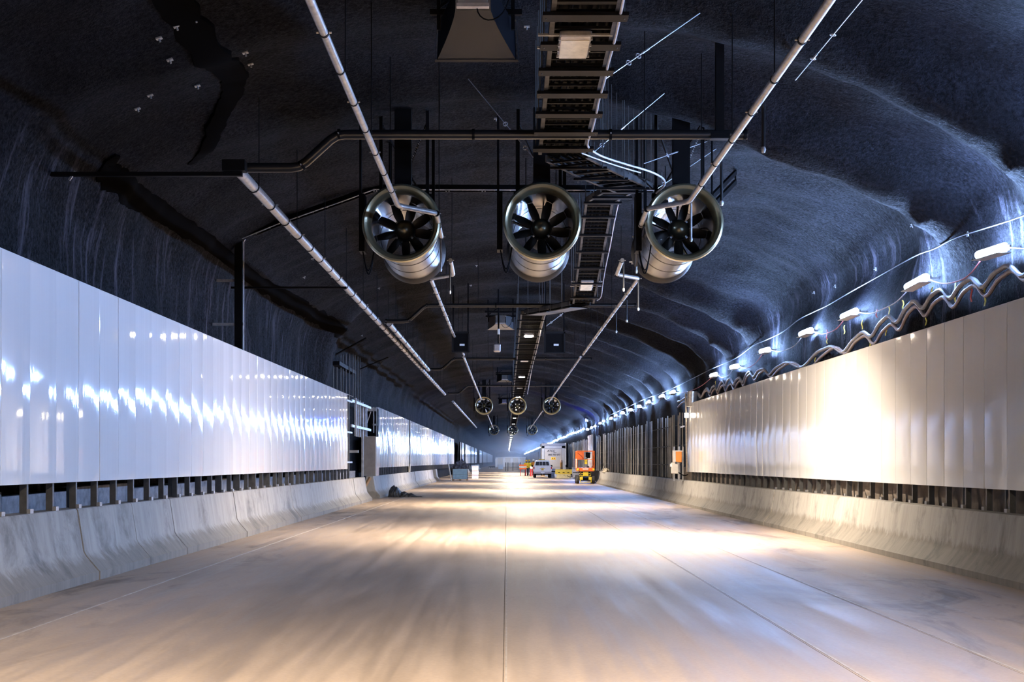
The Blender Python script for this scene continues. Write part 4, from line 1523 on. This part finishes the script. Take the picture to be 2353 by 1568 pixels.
# ------------------------------------------------------------------ lane control signs
def lane_sign(label, px0, px1, py0, py1, d, plate):
    a, b = W3(px0, py1, d), W3(px1, py0, d)
    t = thing('lane_sign', label, 'sign', a, 'dark lane control signs')
    MB().lohi((a.x, d, a.z), (b.x, d + .22, b.z)).build('case', M['dark'], t)
    m = MB()
    m.lohi((a.x - .03, d - .03, b.z - .04), (b.x + .03, d + .2, b.z + .03))
    m.lohi((a.x - .03, d - .03, a.z), (a.x + .03, d, b.z))
    m.lohi((b.x - .03, d - .03, a.z), (b.x + .03, d, b.z))
    m.lohi((a.x - .03, d - .03, a.z - .03), (b.x + .03, d + .0, a.z + .02))
    m.build('bezel', M['fan_neck'], t)
    p = W3(plate[0], plate[1], d)
    MB().lohi((p.x - .085, d - .045, p.z - .032), (p.x + .085, d - .031, p.z + .032)).build('plate', M['white'], t)
    m = MB()
    for x in (a.x + .02, b.x - .02):
        m.lohi((x - .025, d + .02, a.z), (x + .025, d + .07, roof_z(x, d) + .05))
    m.build('hanger', M['dark'], t)


lane_sign('dark square lane sign hanging left of the first lit lamp', 1040, 1077, 764, 809, 49, (1062, 793))
lane_sign('dark square lane sign hanging right of the first lit lamp', 1252, 1297, 764, 811, 49, (1278, 793))

# ------------------------------------------------------------------ things on the road, left
def crumple(name, label, c, size, material, seed, cat, flat=.5, res=26):
    m = MB()
    rs = []
    for i in range(res):
        th = PI * .5 * i / (res - 1)
        ring = []
        for j in range(res * 2):
            a = PI * j / res
            q = Vector((math.cos(a) * math.cos(th), math.sin(a) * math.cos(th), math.sin(th)))
            e = 1 + .42 * noise.noise(q * 1.6 + Vector((seed, 0, 0))) + .28 * noise.noise(q * 4 + Vector((0, seed, 0))) + .18 * noise.noise(q * 9 + Vector((0, seed, 3)))
            ring.append(Vector((c[0] + q.x * size[0] * e, c[1] + q.y * size[1] * e, c[2] + max(0, q.z * size[2] * e))))
        rs.append(ring)
    m.rings(rs, True)
    o = m.build(name, material, None, False)
    return tag(o, label, cat)


m = MB()
# black tarpaulin lying against the second barrier: tall lump tailing off to the right
n, k2 = 44, 18
rows = []
for i in range(n):
    u = i / (n - 1)
    x = -5.38 + 1.55 * u
    hgt = (.44 * math.exp(-((u - .17) / .17) ** 4) + .20 * math.exp(-((u - .45) / .12) ** 2) + .13 * math.exp(-((u - .66) / .1) ** 2) + .04) * (1 if 0 < i < n - 1 else .1)
    dep = .42 * (1 - .6 * u)
    row = []
    for j in range(k2):
        v = j / (k2 - 1)
        a = PI * v
        e = 1 + .22 * noise.noise(Vector((u * 9, v * 4, 2))) + .13 * noise.noise(Vector((u * 22, v * 9, 7)))
        row.append(Vector((x + .05 * noise.noise(Vector((u * 6, v * 6, 0))), 64.6 - math.cos(a) * dep * e, floor_z(x) - .004 + math.sin(a) * hgt * e)))
    rows.append(row)
m.rings(rows, True)
tag(m.build('tarpaulin', M['tarp']), 'crumpled black tarpaulin on the road against the second left barrier', 'tarpaulin')

# blue grey crates on a pallet
t = thing('pallet', 'timber pallet under the blue crates', 'pallet', (-3.95, 120, 0))
fz = floor_z(-4)
for y in (119.5, 120.05, 120.6):
    for x in (-4.55, -3.95, -3.35):
        MB().lohi((x - .07, y - .06, fz), (x + .07, y + .06, fz + .10)).build('block', M['wood'], t)
for k in range(6):
    y = 119.45 + k * .23
    MB().lohi((-4.62, y, fz + .10), (-3.28, y + .17, fz + .13)).build('deck_board', M['wood'], t)
for k in (0, 1):
    z0 = fz + .135 + k * .42
    t = thing('crate', 'pale blue grey steel crate on the pallet, %s of two' % ('lower' if k == 0 else 'upper, black sheet on top'), 'crate', (-3.95, 120, z0), 'blue crates')
    MB().cbox((-3.95, 120.05, z0 + .205), (1.28, 1.15, .41), .015).build('body', M['steelblue'], t)
    m = MB()
    for z in (.03, .20, .385):
        m.lohi((-4.6, 119.45, z0 + z - .025), (-3.3, 119.475, z0 + z + .025))
    m.build('rib', M['steelblue'], t)
    m = MB()
    for x in (-4.57, -3.33):
        m.lohi((x - .03, 119.44, z0), (x + .03, 119.47, z0 + .41))
    m.build('corner_post', M['post'], t)
crumple('plastic_sheet', 'heap of crumpled dark plastic sheet on top of the blue crates', (-3.9, 120.05, fz + .98), (.62, .5, .62), M['bag'], 3.3, 'sheet')
for k in range(3):
    z0 = floor_z(-3) + .0 + k * .40
    x = -2.99 + .02 * (k % 2)
    t = thing('plastic_crate', 'white grey box right of the blue crates, %s of its stack' % ('bottom', 'middle', 'top')[k], 'box', (x, 133, z0), 'white boxes')
    MB().cbox((x, 133.3, z0 + .2), (.60, .6, .395), .02).build('body', M['white'], t)
    MB().lohi((x - .31, 132.98, z0 + .35), (x + .31, 133.6, z0 + .39)).build('lid', M['offwhite'], t)
t = thing('timber_prop', 'pair of pale slanted planks leaning in the gap before the third panel wall', 'plank', (-5.9, 86, .9))
for k in (0, 1):
    a, b = Vector((-5.97 + .1 * k, 86.3, 1.46)), Vector((-5.9 + .06 * k, 85.4, .94))
    MB().tube([a, b], .035, 4).build('plank', M['offwhite'], t)
t = thing('timber_prop', 'pale slanted plank leaning beside the blue crates', 'plank', (-5, 117, .9))
MB().tube([W3(1030.5, 1066, 119.4), Vector((-4.66, 119.3, fz))], .045, 4).build('plank', M['offwhite'], t)


# ------------------------------------------------------------------ utility vehicle, rear view
def wheel(t, c, r, w, name='wheel'):
    c = Vector(c)
    m = MB()
    m.lathe([(r * .62, -w / 2), (r * .93, -w / 2), (r, -w / 2 + .03), (r, w / 2 - .03), (r * .93, w / 2), (r * .62, w / 2)], c, 'X', 24, closed=True)
    o = m.build(name, M['tyre'], t, True)
    m = MB()
    m.lathe([(.02, -w * .3), (r * .3, -w * .35), (r * .55, -w * .28), (r * .62, -w * .45), (r * .62, w * .45), (r * .55, w * .28), (.02, w * .3)], c, 'X', 16)
    m.build('rim', M['lampbody'], o, True)
    return o


dU = 146.0
xU = (1247 - CX) * dU / F
t = thing('utility_truck', 'white double cab utility truck seen from behind, parked on the road', 'truck', (xU, dU, floor_z(xU)))
zf = floor_z(xU)


def U(x, y, z):
    return Vector((xU + x, dU + y, zf + z))


m = MB()   # lower body with tailgate end, flared sides
prof = [(-.88, .62), (-.93, .75), (-.95, .95), (-.92, 1.12), (-.90, 1.20), (.90, 1.20), (.92, 1.12), (.95, .95), (.93, .75), (.88, .62)]
m.rings([[U(p[0], y, p[1]) for p in prof] for y in (0, 3.4, 3.7)] + [[U(p[0] * .94, 5.1, .62 + (p[1] - .62) * .85) for p in prof]], True)
m.build('body', M['white'], t, True)
m = MB()
cab = lambda y, w0, w1, z1: [U(-w0, y, 1.18), U(-w1, y, z1 - .05), U(-w1 + .07, y, z1), U(w1 - .07, y, z1), U(w1, y, z1 - .05), U(w0, y, 1.18)]
m.rings([cab(1.45, .86, .70, 1.74), cab(1.7, .87, .71, 1.80), cab(3.1, .87, .71, 1.80), cab(3.9, .86, .70, 1.20)], True)
m.build('cab', M['white'], t, True)
m = MB()
for x0, x1 in ((-.68, -.34), (-.30, -.02), (.02, .34), (.38, .68)):
    k0, k1 = .93, .86
    m.add([U(x0 * 1.06, 1.43, 1.27), U(x1 * 1.06, 1.43, 1.27), U(x1 * .94, 1.43, 1.66), U(x0 * .94, 1.43, 1.66)], [(0, 1, 2, 3)])
    m.add([U(x0 * 1.06, 1.41, 1.27), U(x1 * 1.06, 1.41, 1.27), U(x1 * .94, 1.41, 1.66), U(x0 * .94, 1.41, 1.66)], [(0, 1, 2, 3)])
m.build('rear_window', M['glass'], t)
MB().lohi(U(-.80, -.015, .70), U(.80, .0, 1.17)).build('tailgate', M['white'], t)
o = MB().lohi(U(-.16, -.03, 1.06), U(.16, -.01, 1.12)).build('tailgate_handle', M['lampbody'], t)
for sx in (-1, 1):
    MB().lohi(U(sx * .90 - .06, -.03, .80), U(sx * .90 + .06, .05, 1.14)).build('tail_lamp', M['red'], t)
    MB().lohi(U(sx * .90 - .05, -.035, .80), U(sx * .90 + .05, .04, .90)).build('reverse_lamp', M['white'], t)
MB().lohi(U(-.90, -.12, .44), U(.90, .05, .64)).build('bumper', M['lampbody'], t)
MB().lohi(U(-.90, -.03, .38), U(.90, .2, .50)).build('under_tray', M['black'], t)
MB().lohi(U(-.19, -.135, .47), U(.19, -.121, .60)).build('number_plate', M['white'], t)
MB().tube([U(0, -.2, .40), U(0, .1, .40)], .04, 8).build('tow_bar', M['galv'], t)
MB().lohi(U(-.13, -.03, .77), U(.10, -.016, .98)).build('yellow_sticker', M['sign_y'], t)
MB().lohi(U(-.3, -.028, .94), U(.26, -.0155, 1.0)).build('pale_sticker', M['hiviz'], t)
MB().lohi(U(-.82, .3, .30), U(.82, 4.6, .60)).build('chassis', M['black'], t)
for sx in (-1, 1):
    for y in (.95, 4.15):
        wheel(t, U(sx * .78, y, .36), .36, .25)
    MB().cbox(U(sx * 1.02, 3.2, 1.22), (.16, .1, .2), .03).build('mirror', M['black'], t)
MB().cbox(U(-.05, 2.2, 1.87), (.62, .22, .10), .03).build('light_bar', M['sign_y'], t)
MB().tube([U(-.35, 2.2, 1.9), U(-.38, 2.25, 2.7)], .012, 5).build('antenna', M['black'], t)

# ------------------------------------------------------------------ site shed
dS = 160.0
a, b = W3(1245, 1089, dS), W3(1299.5, 1019.8, dS)
zs0, zs1 = floor_z(5) + .45, b.z
t = thing('site_shed', 'pale blue grey site shed with lettering behind the truck', 'shed', ((a.x + b.x) / 2, dS, zs0))
MB().lohi((a.x, dS, zs0), (b.x, dS + 7, zs1)).build('body', M['shed'], t)
m = MB()
m.lohi((a.x, dS - .08, zs0), (a.x + .30, dS, zs1 - .28))
m.lohi((b.x - .40, dS - .08, zs0), (b.x, dS, zs1 - .28))
m.lohi((a.x, dS - .08, zs1 - .52), (b.x, dS, zs1 - .28))
m.build('end_frame', M['shed'], t)
MB().lohi((a.x - .02, dS - .05, zs1 - .25), (b.x + .02, dS + 7, zs1 + .02)).build('roof_edge', M['shed_dk'], t)
MB().lohi((a.x + .34, dS - .06, zs0 + .1), (b.x - .44, dS - .001, zs1 - .60)).build('door_panel', noisy('shed_door', (.27, .27, .29), .5, 0, 3, .92, 1.05), t)
m = MB()
m.lohi((a.x + .30, dS - .07, zs1 - .60), (b.x - .40, dS - .05, zs1 - .52))
for k in range(3):
    m.lohi((a.x + .34, dS - .075, zs0 + .15 + .22 * k), (b.x - .44, dS - .06, zs0 + .19 + .22 * k))
m.build('recess_strip', M['shed_dk'], t)
for x, s_ in ((a.x + .13, 1), (b.x - .13, 1)):
    MB().cbox((x, dS - .1, zs1 - .45), (.10, .06, .12), .02).build('corner_lamp', M['dark'], t)
m = MB()
for x in (a.x + .2, b.x - .2):
    for y in (dS + .3, dS + 6.5):
        m.lohi((x - .15, y - .15, floor_z(x)), (x + .15, y + .15, zs0))
m.build('support_block', M['wood'], t)
MB().lohi((W3(1266.5, 1056, dS).x, dS - .08, W3(0, 1057, dS).z), (W3(1276.5, 1052, dS).x, dS - .061, W3(0, 1051, dS).z)).build('amber_plate', M['sign_y'], t)


def text(body, px, py, size, d, parent, material, shear=0.0, bold=0.0):
    cu = bpy.data.curves.new('lettering', 'FONT')
    cu.body = body
    cu.size = size
    cu.align_x = 'LEFT'
    cu.extrude = .004
    cu.shear = shear
    cu.offset = bold
    cu.materials.append(material)
    o = bpy.data.objects.new('lettering', cu)
    COL.objects.link(o)
    dg = bpy.context.evaluated_depsgraph_get()
    me = bpy.data.meshes.new_from_object(o.evaluated_get(dg))
    bpy.data.objects.remove(o)
    ob = bpy.data.objects.new('lettering', me)
    COL.objects.link(ob)
    ob.parent = parent
    ob.location = W3(px, py, d) - OFF[parent.name]
    ob.rotation_euler = (R(90), 0, 0)
    return ob


dt = dS - .068
text('ATCO', 1257.2, 1038.6, .31, dt, t, M['ink'], .25, .012)
m = MB()
for px0, px1, py in ((1274, 1286, 1035.2), (1274, 1284, 1037.0)):
    q0, q1 = W3(px0, py, dt), W3(px1, py, dt)
    m.lohi((q0.x, dt - .004, q0.z - .02), (q1.x, dt, q0.z + .02))
m.build('faint_stroke', M['inkgrey'], t)
m = MB()
for k in range(4):
    q0 = W3(1272.5 + 1.7 * k, 1040.8 - .3 * (k % 2), dt)
    m.box((q0.x, dt, q0.z), (.06, .006, .05 + .03 * (k % 2)), Euler((0, R(20), 0)).to_matrix())
m.build('small_mark', M['ink'], t)
text('1800 707 077', 1258.2, 1047.3, .255, dt, t, M['ink'], .1, .008)
m = MB()
for px in (1269.3, 1273.8):
    q0 = W3(px, 1054, dS - .085)
    m.box((q0.x, dS - .082, q0.z), (.13, .006, .13))
m.build('small_mark', noisy('dark_amber', (.20, .11, .01), .5), t)

# ------------------------------------------------------------------ water barriers
def water_barrier(label, x0, x1, d, h, low, high):
    t = thing('water_barrier', label, 'barrier', ((x0 + x1) / 2, d, floor_z(x0)))
    z = floor_z(x0)
    pr = [(-.30, 0), (-.30, .14), (-.16, .42), (-.12, h * .5)]
    up = [(-.12, h * .5), (-.10, h - .06), (-.08, h), (.08, h), (.10, h - .06), (.12, h * .5)]
    lo = pr + [(.12, h * .5), (.16, .42), (.30, .14), (.30, 0)]
    for nm, poly, mm, ins in (('base', lo, low, .06), ('upper', up, high, 0)):
        m = MB()
        rs = []
        for x, s in ((x0 + ins * 2, .9), (x0 + ins * 2 + .1, 1), (x1 - ins * 2 - .1, 1), (x1 - ins * 2, .9)):
            rs.append([Vector((x, d + p[0] * s, z + p[1])) for p in poly])
        m.rings(rs, True)
        m.build(nm, mm, t, True)
    m = MB()
    for k in range(3):
        xx = x0 + (x1 - x0) * (.22 + .28 * k)
        m.lohi((xx - .10, d - .14, z + h * .62), (xx + .10, d - .105, z + h * .70))
    m.build('fork_slot', M['black'], t)
    return t


water_barrier('yellow plastic water barrier right of the white truck', (1276 - CX) * 142 / F, (1314 - CX) * 142 / F, 142, .90, noisy('cream_plastic', (.85, .72, .35), .5), M['yellow'])
water_barrier('white plastic barrier between the yellow one and the scissor lift', (1314.5 - CX) * 144 / F, (1333 - CX) * 144 / F, 144, .92, M['white'], M['white'])
water_barrier('grey white plastic barrier partly behind the truck', (1263 - CX) * 150 / F, (1277 - CX) * 150 / F, 150, .95, noisy('grey_plastic', (.5, .48, .48), .5), noisy('grey_plastic_b', (.55, .53, .53), .5))
conduit('black cable lying looped at the foot of the yellow barrier', [W3(1303, 1093.5, 141.2), W3(1307, 1096, 141), W3(1312, 1096.6, 141), W3(1316, 1094, 141.3)], .03, M['black'], 'loose_cable', 'cable')
# orange delineator, wrapped bundle
t = thing('bollard', 'orange brown bollard with pale cap in front of the shed', 'bollard', W3(1290, 1084, 152))
c = Vector(((1290 - CX) * 152 / F, 152, floor_z(5.8)))
MB().lathe([(.17, .0), (.17, .06), (.13, .10), (.13, 1.72), (.10, 1.76)], c, 'Z', 16).build('post', noisy('amber_post', (.55, .26, .05), .5), t, True)
MB().lathe([(.135, 1.60), (.145, 1.62), (.145, 1.78), (.10, 1.86), (.01, 1.88)], c, 'Z', 16).build('cap', noisy('cap_pale', (.85, .55, .38), .5), t, True)
MB().lathe([(.137, .9), (.137, 1.1)], c, 'Z', 16).build('band', M['wood'], t, True)
c = Vector(((1319 - CX) * 148 / F, 148, floor_z(7) - .0))
t = thing('wrapped_bundle', 'pale pinkish wrapped bundle standing upright left of the scissor lift', 'bundle', c)
MB().cbox(c + Vector((0, 0, .55)), (.42, .4, 1.1), .05).build('lower_wrap', M['white'], t)
MB().cbox(c + Vector((.05, 0, 1.55)), (.28, .3, .95), .06).build('upper_wrap', M['pink'], t)

# ------------------------------------------------------------------ scissor lift
dL = 109.0
xL = (1346 - CX) * dL / F
zl = floor_z(xL)
t = thing('scissor_lift', 'orange and yellow scissor lift parked by the right barrier end', 'lift', (xL, dL, zl))


def Q(x, y, z):
    return Vector((xL + x, dL + y, zl + z))


MB().lohi(Q(-.42, .05, .22), Q(.42, 2.4, .50)).build('chassis', M['dark'], t)
m = MB()
m.lohi(Q(-.46, .0, .30), Q(-.22, .10, .52))
m.lohi(Q(.22, .0, .30), Q(.46, .10, .52))
m.lohi(Q(-.44, -.02, .10), Q(-.38, .04, .35))
m.lohi(Q(.38, -.02, .10), Q(.44, .04, .35))
m.lohi(Q(-.44, -.03, .09), Q(.44, .03, .14))
m.build('end_frame', M['yellowp'], t)
for sx in (-1, 1):
    for y in (.35, 2.1):
        wheel(t, Q(sx * .60, y, .32), .32, .22)
for k in range(4):
    z = .60 + k * .085
    q = Euler((R(3 if k % 2 else -3), 0, 0)).to_matrix()
    m = MB()
    for sx in (-.38, .38):
        m.box(Q(sx, 1.2, z), (.07, 2.2, .075), q)
    m.box(Q(0, .12, z), (.70, .07, .05))
    m.build('scissor_arm', M['yellowp'] if k % 2 == 0 else M['dark'], t)
MB().lohi(Q(-.20, .02, .60), Q(.20, .10, .92)).build('cylinder_cover', M['yellowp'], t)
MB().lohi(Q(-.66, -.05, .95), Q(.66, 2.45, 1.22)).build('deck', M['orange'], t)
MB().lohi(Q(-.24, -.075, 1.06), Q(.20, -.051, 1.19)).build('name_plate', noisy('faded_plate', (.85, .55, .42), .5), t)
for sx in (-1, 1):
    MB().cbox(Q(sx * .60, -.08, 1.09), (.16, .06, .18), .02).build('corner_lamp', M['yellowp'], t)
m = MB()
for sx in (-.66, .66):
    for y in (0, .8, 1.6, 2.4):
        m.tube([Q(sx, y, 1.2), Q(sx, y, 2.5)], .024, 6)
    for z in (1.85, 2.5):
        m.tube([Q(sx, 0, z), Q(sx, 2.4, z)], .024, 6)
for z in (1.85, 2.5):
    for y in (0, 2.4):
        m.tube([Q(-.66, y, z), Q(.66, y, z)], .024 if z < 2 else .03, 6)
m.build('guard_rail', M['orange'], t)
m = MB()
m.lohi(Q(-.62, 2.3, 1.9), Q(-.02, 2.36, 2.46))
m.build('rear_board', M['orange'], t)
MB().cbox(Q(.18, .25, 2.18), (.36, .25, .44), .04).build('control_box', M['black'], t)
MB().lohi(Q(-.08, .12, 1.5), Q(.12, .2, 1.85)).build('yellow_cover', M['yellowp'], t)
MB().cbox(Q(.0, .14, 1.98), (.16, .1, .14), .03).build('joystick_panel', M['lampbody'], t)
MB().cbox(Q(-.70, .3, 1.55), (.10, .3, .75), .04).build('side_pad', M['offwhite'], t)
MB().lohi(Q(.35, 1.0, 1.22), Q(.5, 1.4, 2.3)).build('tube_bundle', M['white'], t)


# ------------------------------------------------------------------ people
def person(label, x, d, zfl, height, shirt, face_away=True, rot=0):
    t = thing('person', label, 'person', (0, 0, 0))
    s = height / 1.78
    me = bpy.data.meshes.new('body')
    J = {'pel': (0, 0, .95), 'bel': (0, 0, 1.10), 'che': (0, .01, 1.30), 'nek': (0, .0, 1.48), 'hea': (0, -.015, 1.60), 'top': (0, -.01, 1.72)}
    for sx, nm in ((-1, 'l'), (1, 'r')):
        J.update({nm + 'hip': (sx * .10, 0, .90), nm + 'kne': (sx * .12, -.02, .50), nm + 'ank': (sx * .13, .02, .08), nm + 'toe': (sx * .15, -.14, .04),
                  nm + 'sho': (sx * .18, .0, 1.42), nm + 'elb': (sx * .25, .03, 1.14), nm + 'wri': (sx * .24, -.09, .92), nm + 'han': (sx * .23, -.13, .84)})
    E = [('pel', 'bel'), ('bel', 'che'), ('che', 'nek'), ('nek', 'hea'), ('hea', 'top')]
    for nm in 'lr':
        E += [('pel', nm + 'hip'), (nm + 'hip', nm + 'kne'), (nm + 'kne', nm + 'ank'), (nm + 'ank', nm + 'toe'), ('che', nm + 'sho'), (nm + 'sho', nm + 'elb'), (nm + 'elb', nm + 'wri'), (nm + 'wri', nm + 'han')]
    keys = list(J)
    rad = {'pel': .15, 'bel': .14, 'che': .16, 'nek': .06, 'hea': .095, 'top': .08, 'hip': .10, 'kne': .068, 'ank': .05, 'toe': .045, 'sho': .07, 'elb': .05, 'wri': .036, 'han': .04}
    me.from_pydata([tuple(Vector(J[k]) * s) for k in keys], [(keys.index(a), keys.index(b)) for a, b in E], [])
    o = bpy.data.objects.new('body', me)
    COL.objects.link(o)
    o.parent = t
    mod = o.modifiers.new('skin', 'SKIN')
    for i, k in enumerate(keys):
        r = rad.get(k) or rad[k[1:]]
        sv = me.skin_vertices[0].data[i]
        sv.radius = (r * s, r * s * (.8 if k in ('pel', 'bel', 'che') else 1))
        sv.use_root = (k == 'pel')
    o.modifiers.new('sub', 'SUBSURF').levels = 1
    o.modifiers['sub'].render_levels = 1
    me.materials.append(M['navy'])
    MB().sphere(Vector((0, -.02, 1.63)) * s, .105 * s, 14, 10, (.9, 1.0, 1.15)).build('face', M['skin'], t, True)
    MB().lathe([(.001, .135), (.06, .125), (.105, .075), (.125, .01), (.15, .0), (.15, -.012), (.12, -.01)], Vector((0, -.015, 1.66)) * s, 'Z', 18).build('helmet', M['white'] if shirt is M['hiviz_o'] else M['hiviz'], t, True)
    m = MB()
    rs = []
    for z, w, dp in ((.88, .19, .15), (1.05, .185, .145), (1.25, .21, .155), (1.40, .215, .14), (1.47, .12, .10)):
        rs.append([Vector((w * math.cos(2 * PI * j / 16), dp * math.sin(2 * PI * j / 16), z)) * s for j in range(16)])
    m.rings(rs, False)
    m.build('hi_vis_jacket', shirt, t, True)
    for sx, nm in ((-1, 'l'), (1, 'r')):
        MB().tube([Vector(J[nm + 'sho']) * s, Vector(J[nm + 'elb']) * s, Vector(J[nm + 'wri']) * s], [.088 * s, .068 * s, .054 * s], 10).build('sleeve', shirt, t, True)
        MB().cbox(Vector((sx * .14, -.05, .045)) * s, (.10 * s, .28 * s, .09 * s), .02).build('boot', M['black'], t)
        MB().sphere(Vector(J[nm + 'han']) * s, .05 * s, 8, 6, (.7, .8, 1.2)).build('hand', M['skin'], t, True)
    m = MB()
    m.lathe([(.198, 0), (.200, .04)], Vector((0, 0, 1.02)) * s, 'Z', 16)
    for v in m.v:
        v.y *= .78
    m.build('reflective_band', M['chrome'], t, True)
    t.location = (x, d, zfl)
    t.rotation_euler = (0, 0, PI + rot if face_away else rot)
    return t


person('worker in yellow hi-vis with back turned, beside the road barricade', (1209.5 - CX) * 168 / F, 168, floor_z(2.2), 1.86, M['hiviz'])
person('worker in yellow hi-vis standing right behind the first, near the truck', (1216 - CX) * 172 / F, 172, floor_z(2.6), 1.9, M['hiviz'], True, .5)
person('worker in orange hi-vis partly hidden left of the white truck', (1226 - CX) * 176 / F, 176, floor_z(3.2), 1.95, M['hiviz_o'], True, -.4)

# road barricade left of the truck
dB = 166.0
t = thing('barricade', 'red and white road barricade in front of the workers', 'barricade', ((1203 - CX) * dB / F, dB, floor_z(1.9)))
xa, xb_ = (1196 - CX) * dB / F, (1208 - CX) * dB / F
zb_ = floor_z(1.9)
for x in (xa, xb_):
    MB().lohi((x - .04, dB - .04, zb_), (x + .04, dB + .04, zb_ + 1.35)).build('leg', M['red'], t)
for k in range(3):
    MB().lohi((xa - .15, dB - .07, zb_ + .75 + k * .2), (xb_ + .1, dB - .04, zb_ + .9 + k * .2)).build('board', M['orange'] if k != 1 else M['white'], t)
t = thing('barricade', 'dark red barricade leg frame just left of the truck', 'barricade', ((1221 - CX) * 160 / F, 160, floor_z(2.7)))
for px in (1219, 1222.5):
    x = (px - CX) * 160 / F
    MB().lohi((x - .05, 159.95, floor_z(2.7)), (x + .05, 160.05, floor_z(2.7) + 1.1)).build('leg', M['red'], t)
MB().lohi(((1218 - CX) * 160 / F, 159.9, .78), ((1223.5 - CX) * 160 / F, 159.94, 1.05)).build('board', M['offwhite'], t)

# mesh fence and hoarding in the distance
t = thing('mesh_fence', 'small temporary mesh fence standing on the road far away', 'fence', ((1164 - CX) * 240 / F, 240, 0))
xa, xb_ = (1161 - CX) * 240 / F, (1196 - CX) * 240 / F
zf2 = floor_z(0)
for x in (xa, xa + .45, (xa + xb_) / 2, xb_):
    MB().lohi((x - .05, 239.95, zf2), (x + .05, 240.05, zf2 + 1.5)).build('post', M['dark'], t)
m = MB()
for k in range(7):
    m.tube([(xa, 240, zf2 + .2 + .2 * k), (xb_, 240, zf2 + .2 + .2 * k)], .02, 4)
for k in range(24):
    x = xa + (xb_ - xa) * k / 23
    m.tube([(x, 240, zf2 + .15), (x, 240, zf2 + 1.45)], .012, 4)
o = m.build('mesh_infill', M['post'], t)
o['kind'] = 'stuff'
t = thing('hoarding', 'pale hoarding wall across the far end of the road', 'hoarding', (.8, 436, 0))
for k in range(12):
    x0 = -3.6 + k * .78
    MB().lohi((x0, 436 + .1 * (k % 2), floor_z(0)), (x0 + .72, 436.2 + .1 * (k % 2), 2.6 + .1 * (k % 3))).build('hoarding_panel', M['offwhite'] if k % 3 else M['white'], t)
MB().lohi((-3.6, 435.8, 2.75), (5.8, 436, 2.95)).build('top_rail', M['white'], t)
o = MB().cbox(W3(1150.5, 1066.5, 300), (1.0, 1.0, .95), .05).build('white_cabinet', M['white'])
tag(o, 'small white cabinet far along the road near the left wall', 'cabinet')
o.location.z = floor_z(-1.3) - min(v.co.z for v in o.data.vertices)
t = thing('trolley', 'low dark trolley with white wheels by the far left barriers', 'trolley', W3(1130, 1076, 330))
c = Vector((W3(1130, 1076, 330).x, 330, floor_z(-3)))
MB().cbox(c + Vector((0, 0, .35)), (1.5, 1.2, .3), .05).build('tray', M['black'], t)
for sx in (-.5, 0, .5):
    MB().lathe([(.01, -.05), (.14, -.05), (.14, .05), (.01, .05)], c + Vector((sx, -.55, .14)), 'X', 12).build('wheel', M['white'], t)
crumple('rubble_heap', 'small heap of offcuts on top of the right barrier by the studs', (7.3, 105, .80), (.22, 2.4, .28), noisy('offcuts', (.45, .38, .28), .8), 5.1, 'debris', res=14)
t = thing('timber_prop', 'pale plank leaning on the right barrier end', 'plank', (7.1, 104, .9))
MB().tube([W3(1383, 1083.5, 104) + Vector((0, 0, .0)), W3(1390, 1071, 104.5)], .05, 4).build('plank', M['offwhite'], t)
# added sheet closing the far end, haze painted into its blue grey
m = MB()
m.add([(-8, 880, -1), (9, 880, -1), (9, 880, 9), (-8, 880, 9)], [(0, 1, 2, 3)])
struct(m.build('wall_far', noisy('far_haze_tone', (.25, .27, .32), .9)))

# dusty air hanging in the far length of the tunnel
hz_m = bpy.data.materials.new('dusty_air')
hz_m.use_nodes = True
nt = hz_m.node_tree
nt.nodes.remove(nt.nodes['Principled BSDF'])
vs = nt.nodes.new('ShaderNodeVolumeScatter')
vs.inputs['Color'].default_value = (.80, .86, 1, 1)
vs.inputs['Density'].default_value = 0.0016
nt.links.new(vs.outputs[0], nt.nodes['Material Output'].inputs['Volume'])
o = MB().lohi((-6.3, 185, .02), (7.3, 860, 7.2)).build('dust_haze', hz_m)
tag(o, 'thin grey blue dust haze filling the far end of the tunnel', 'haze', kind='stuff')
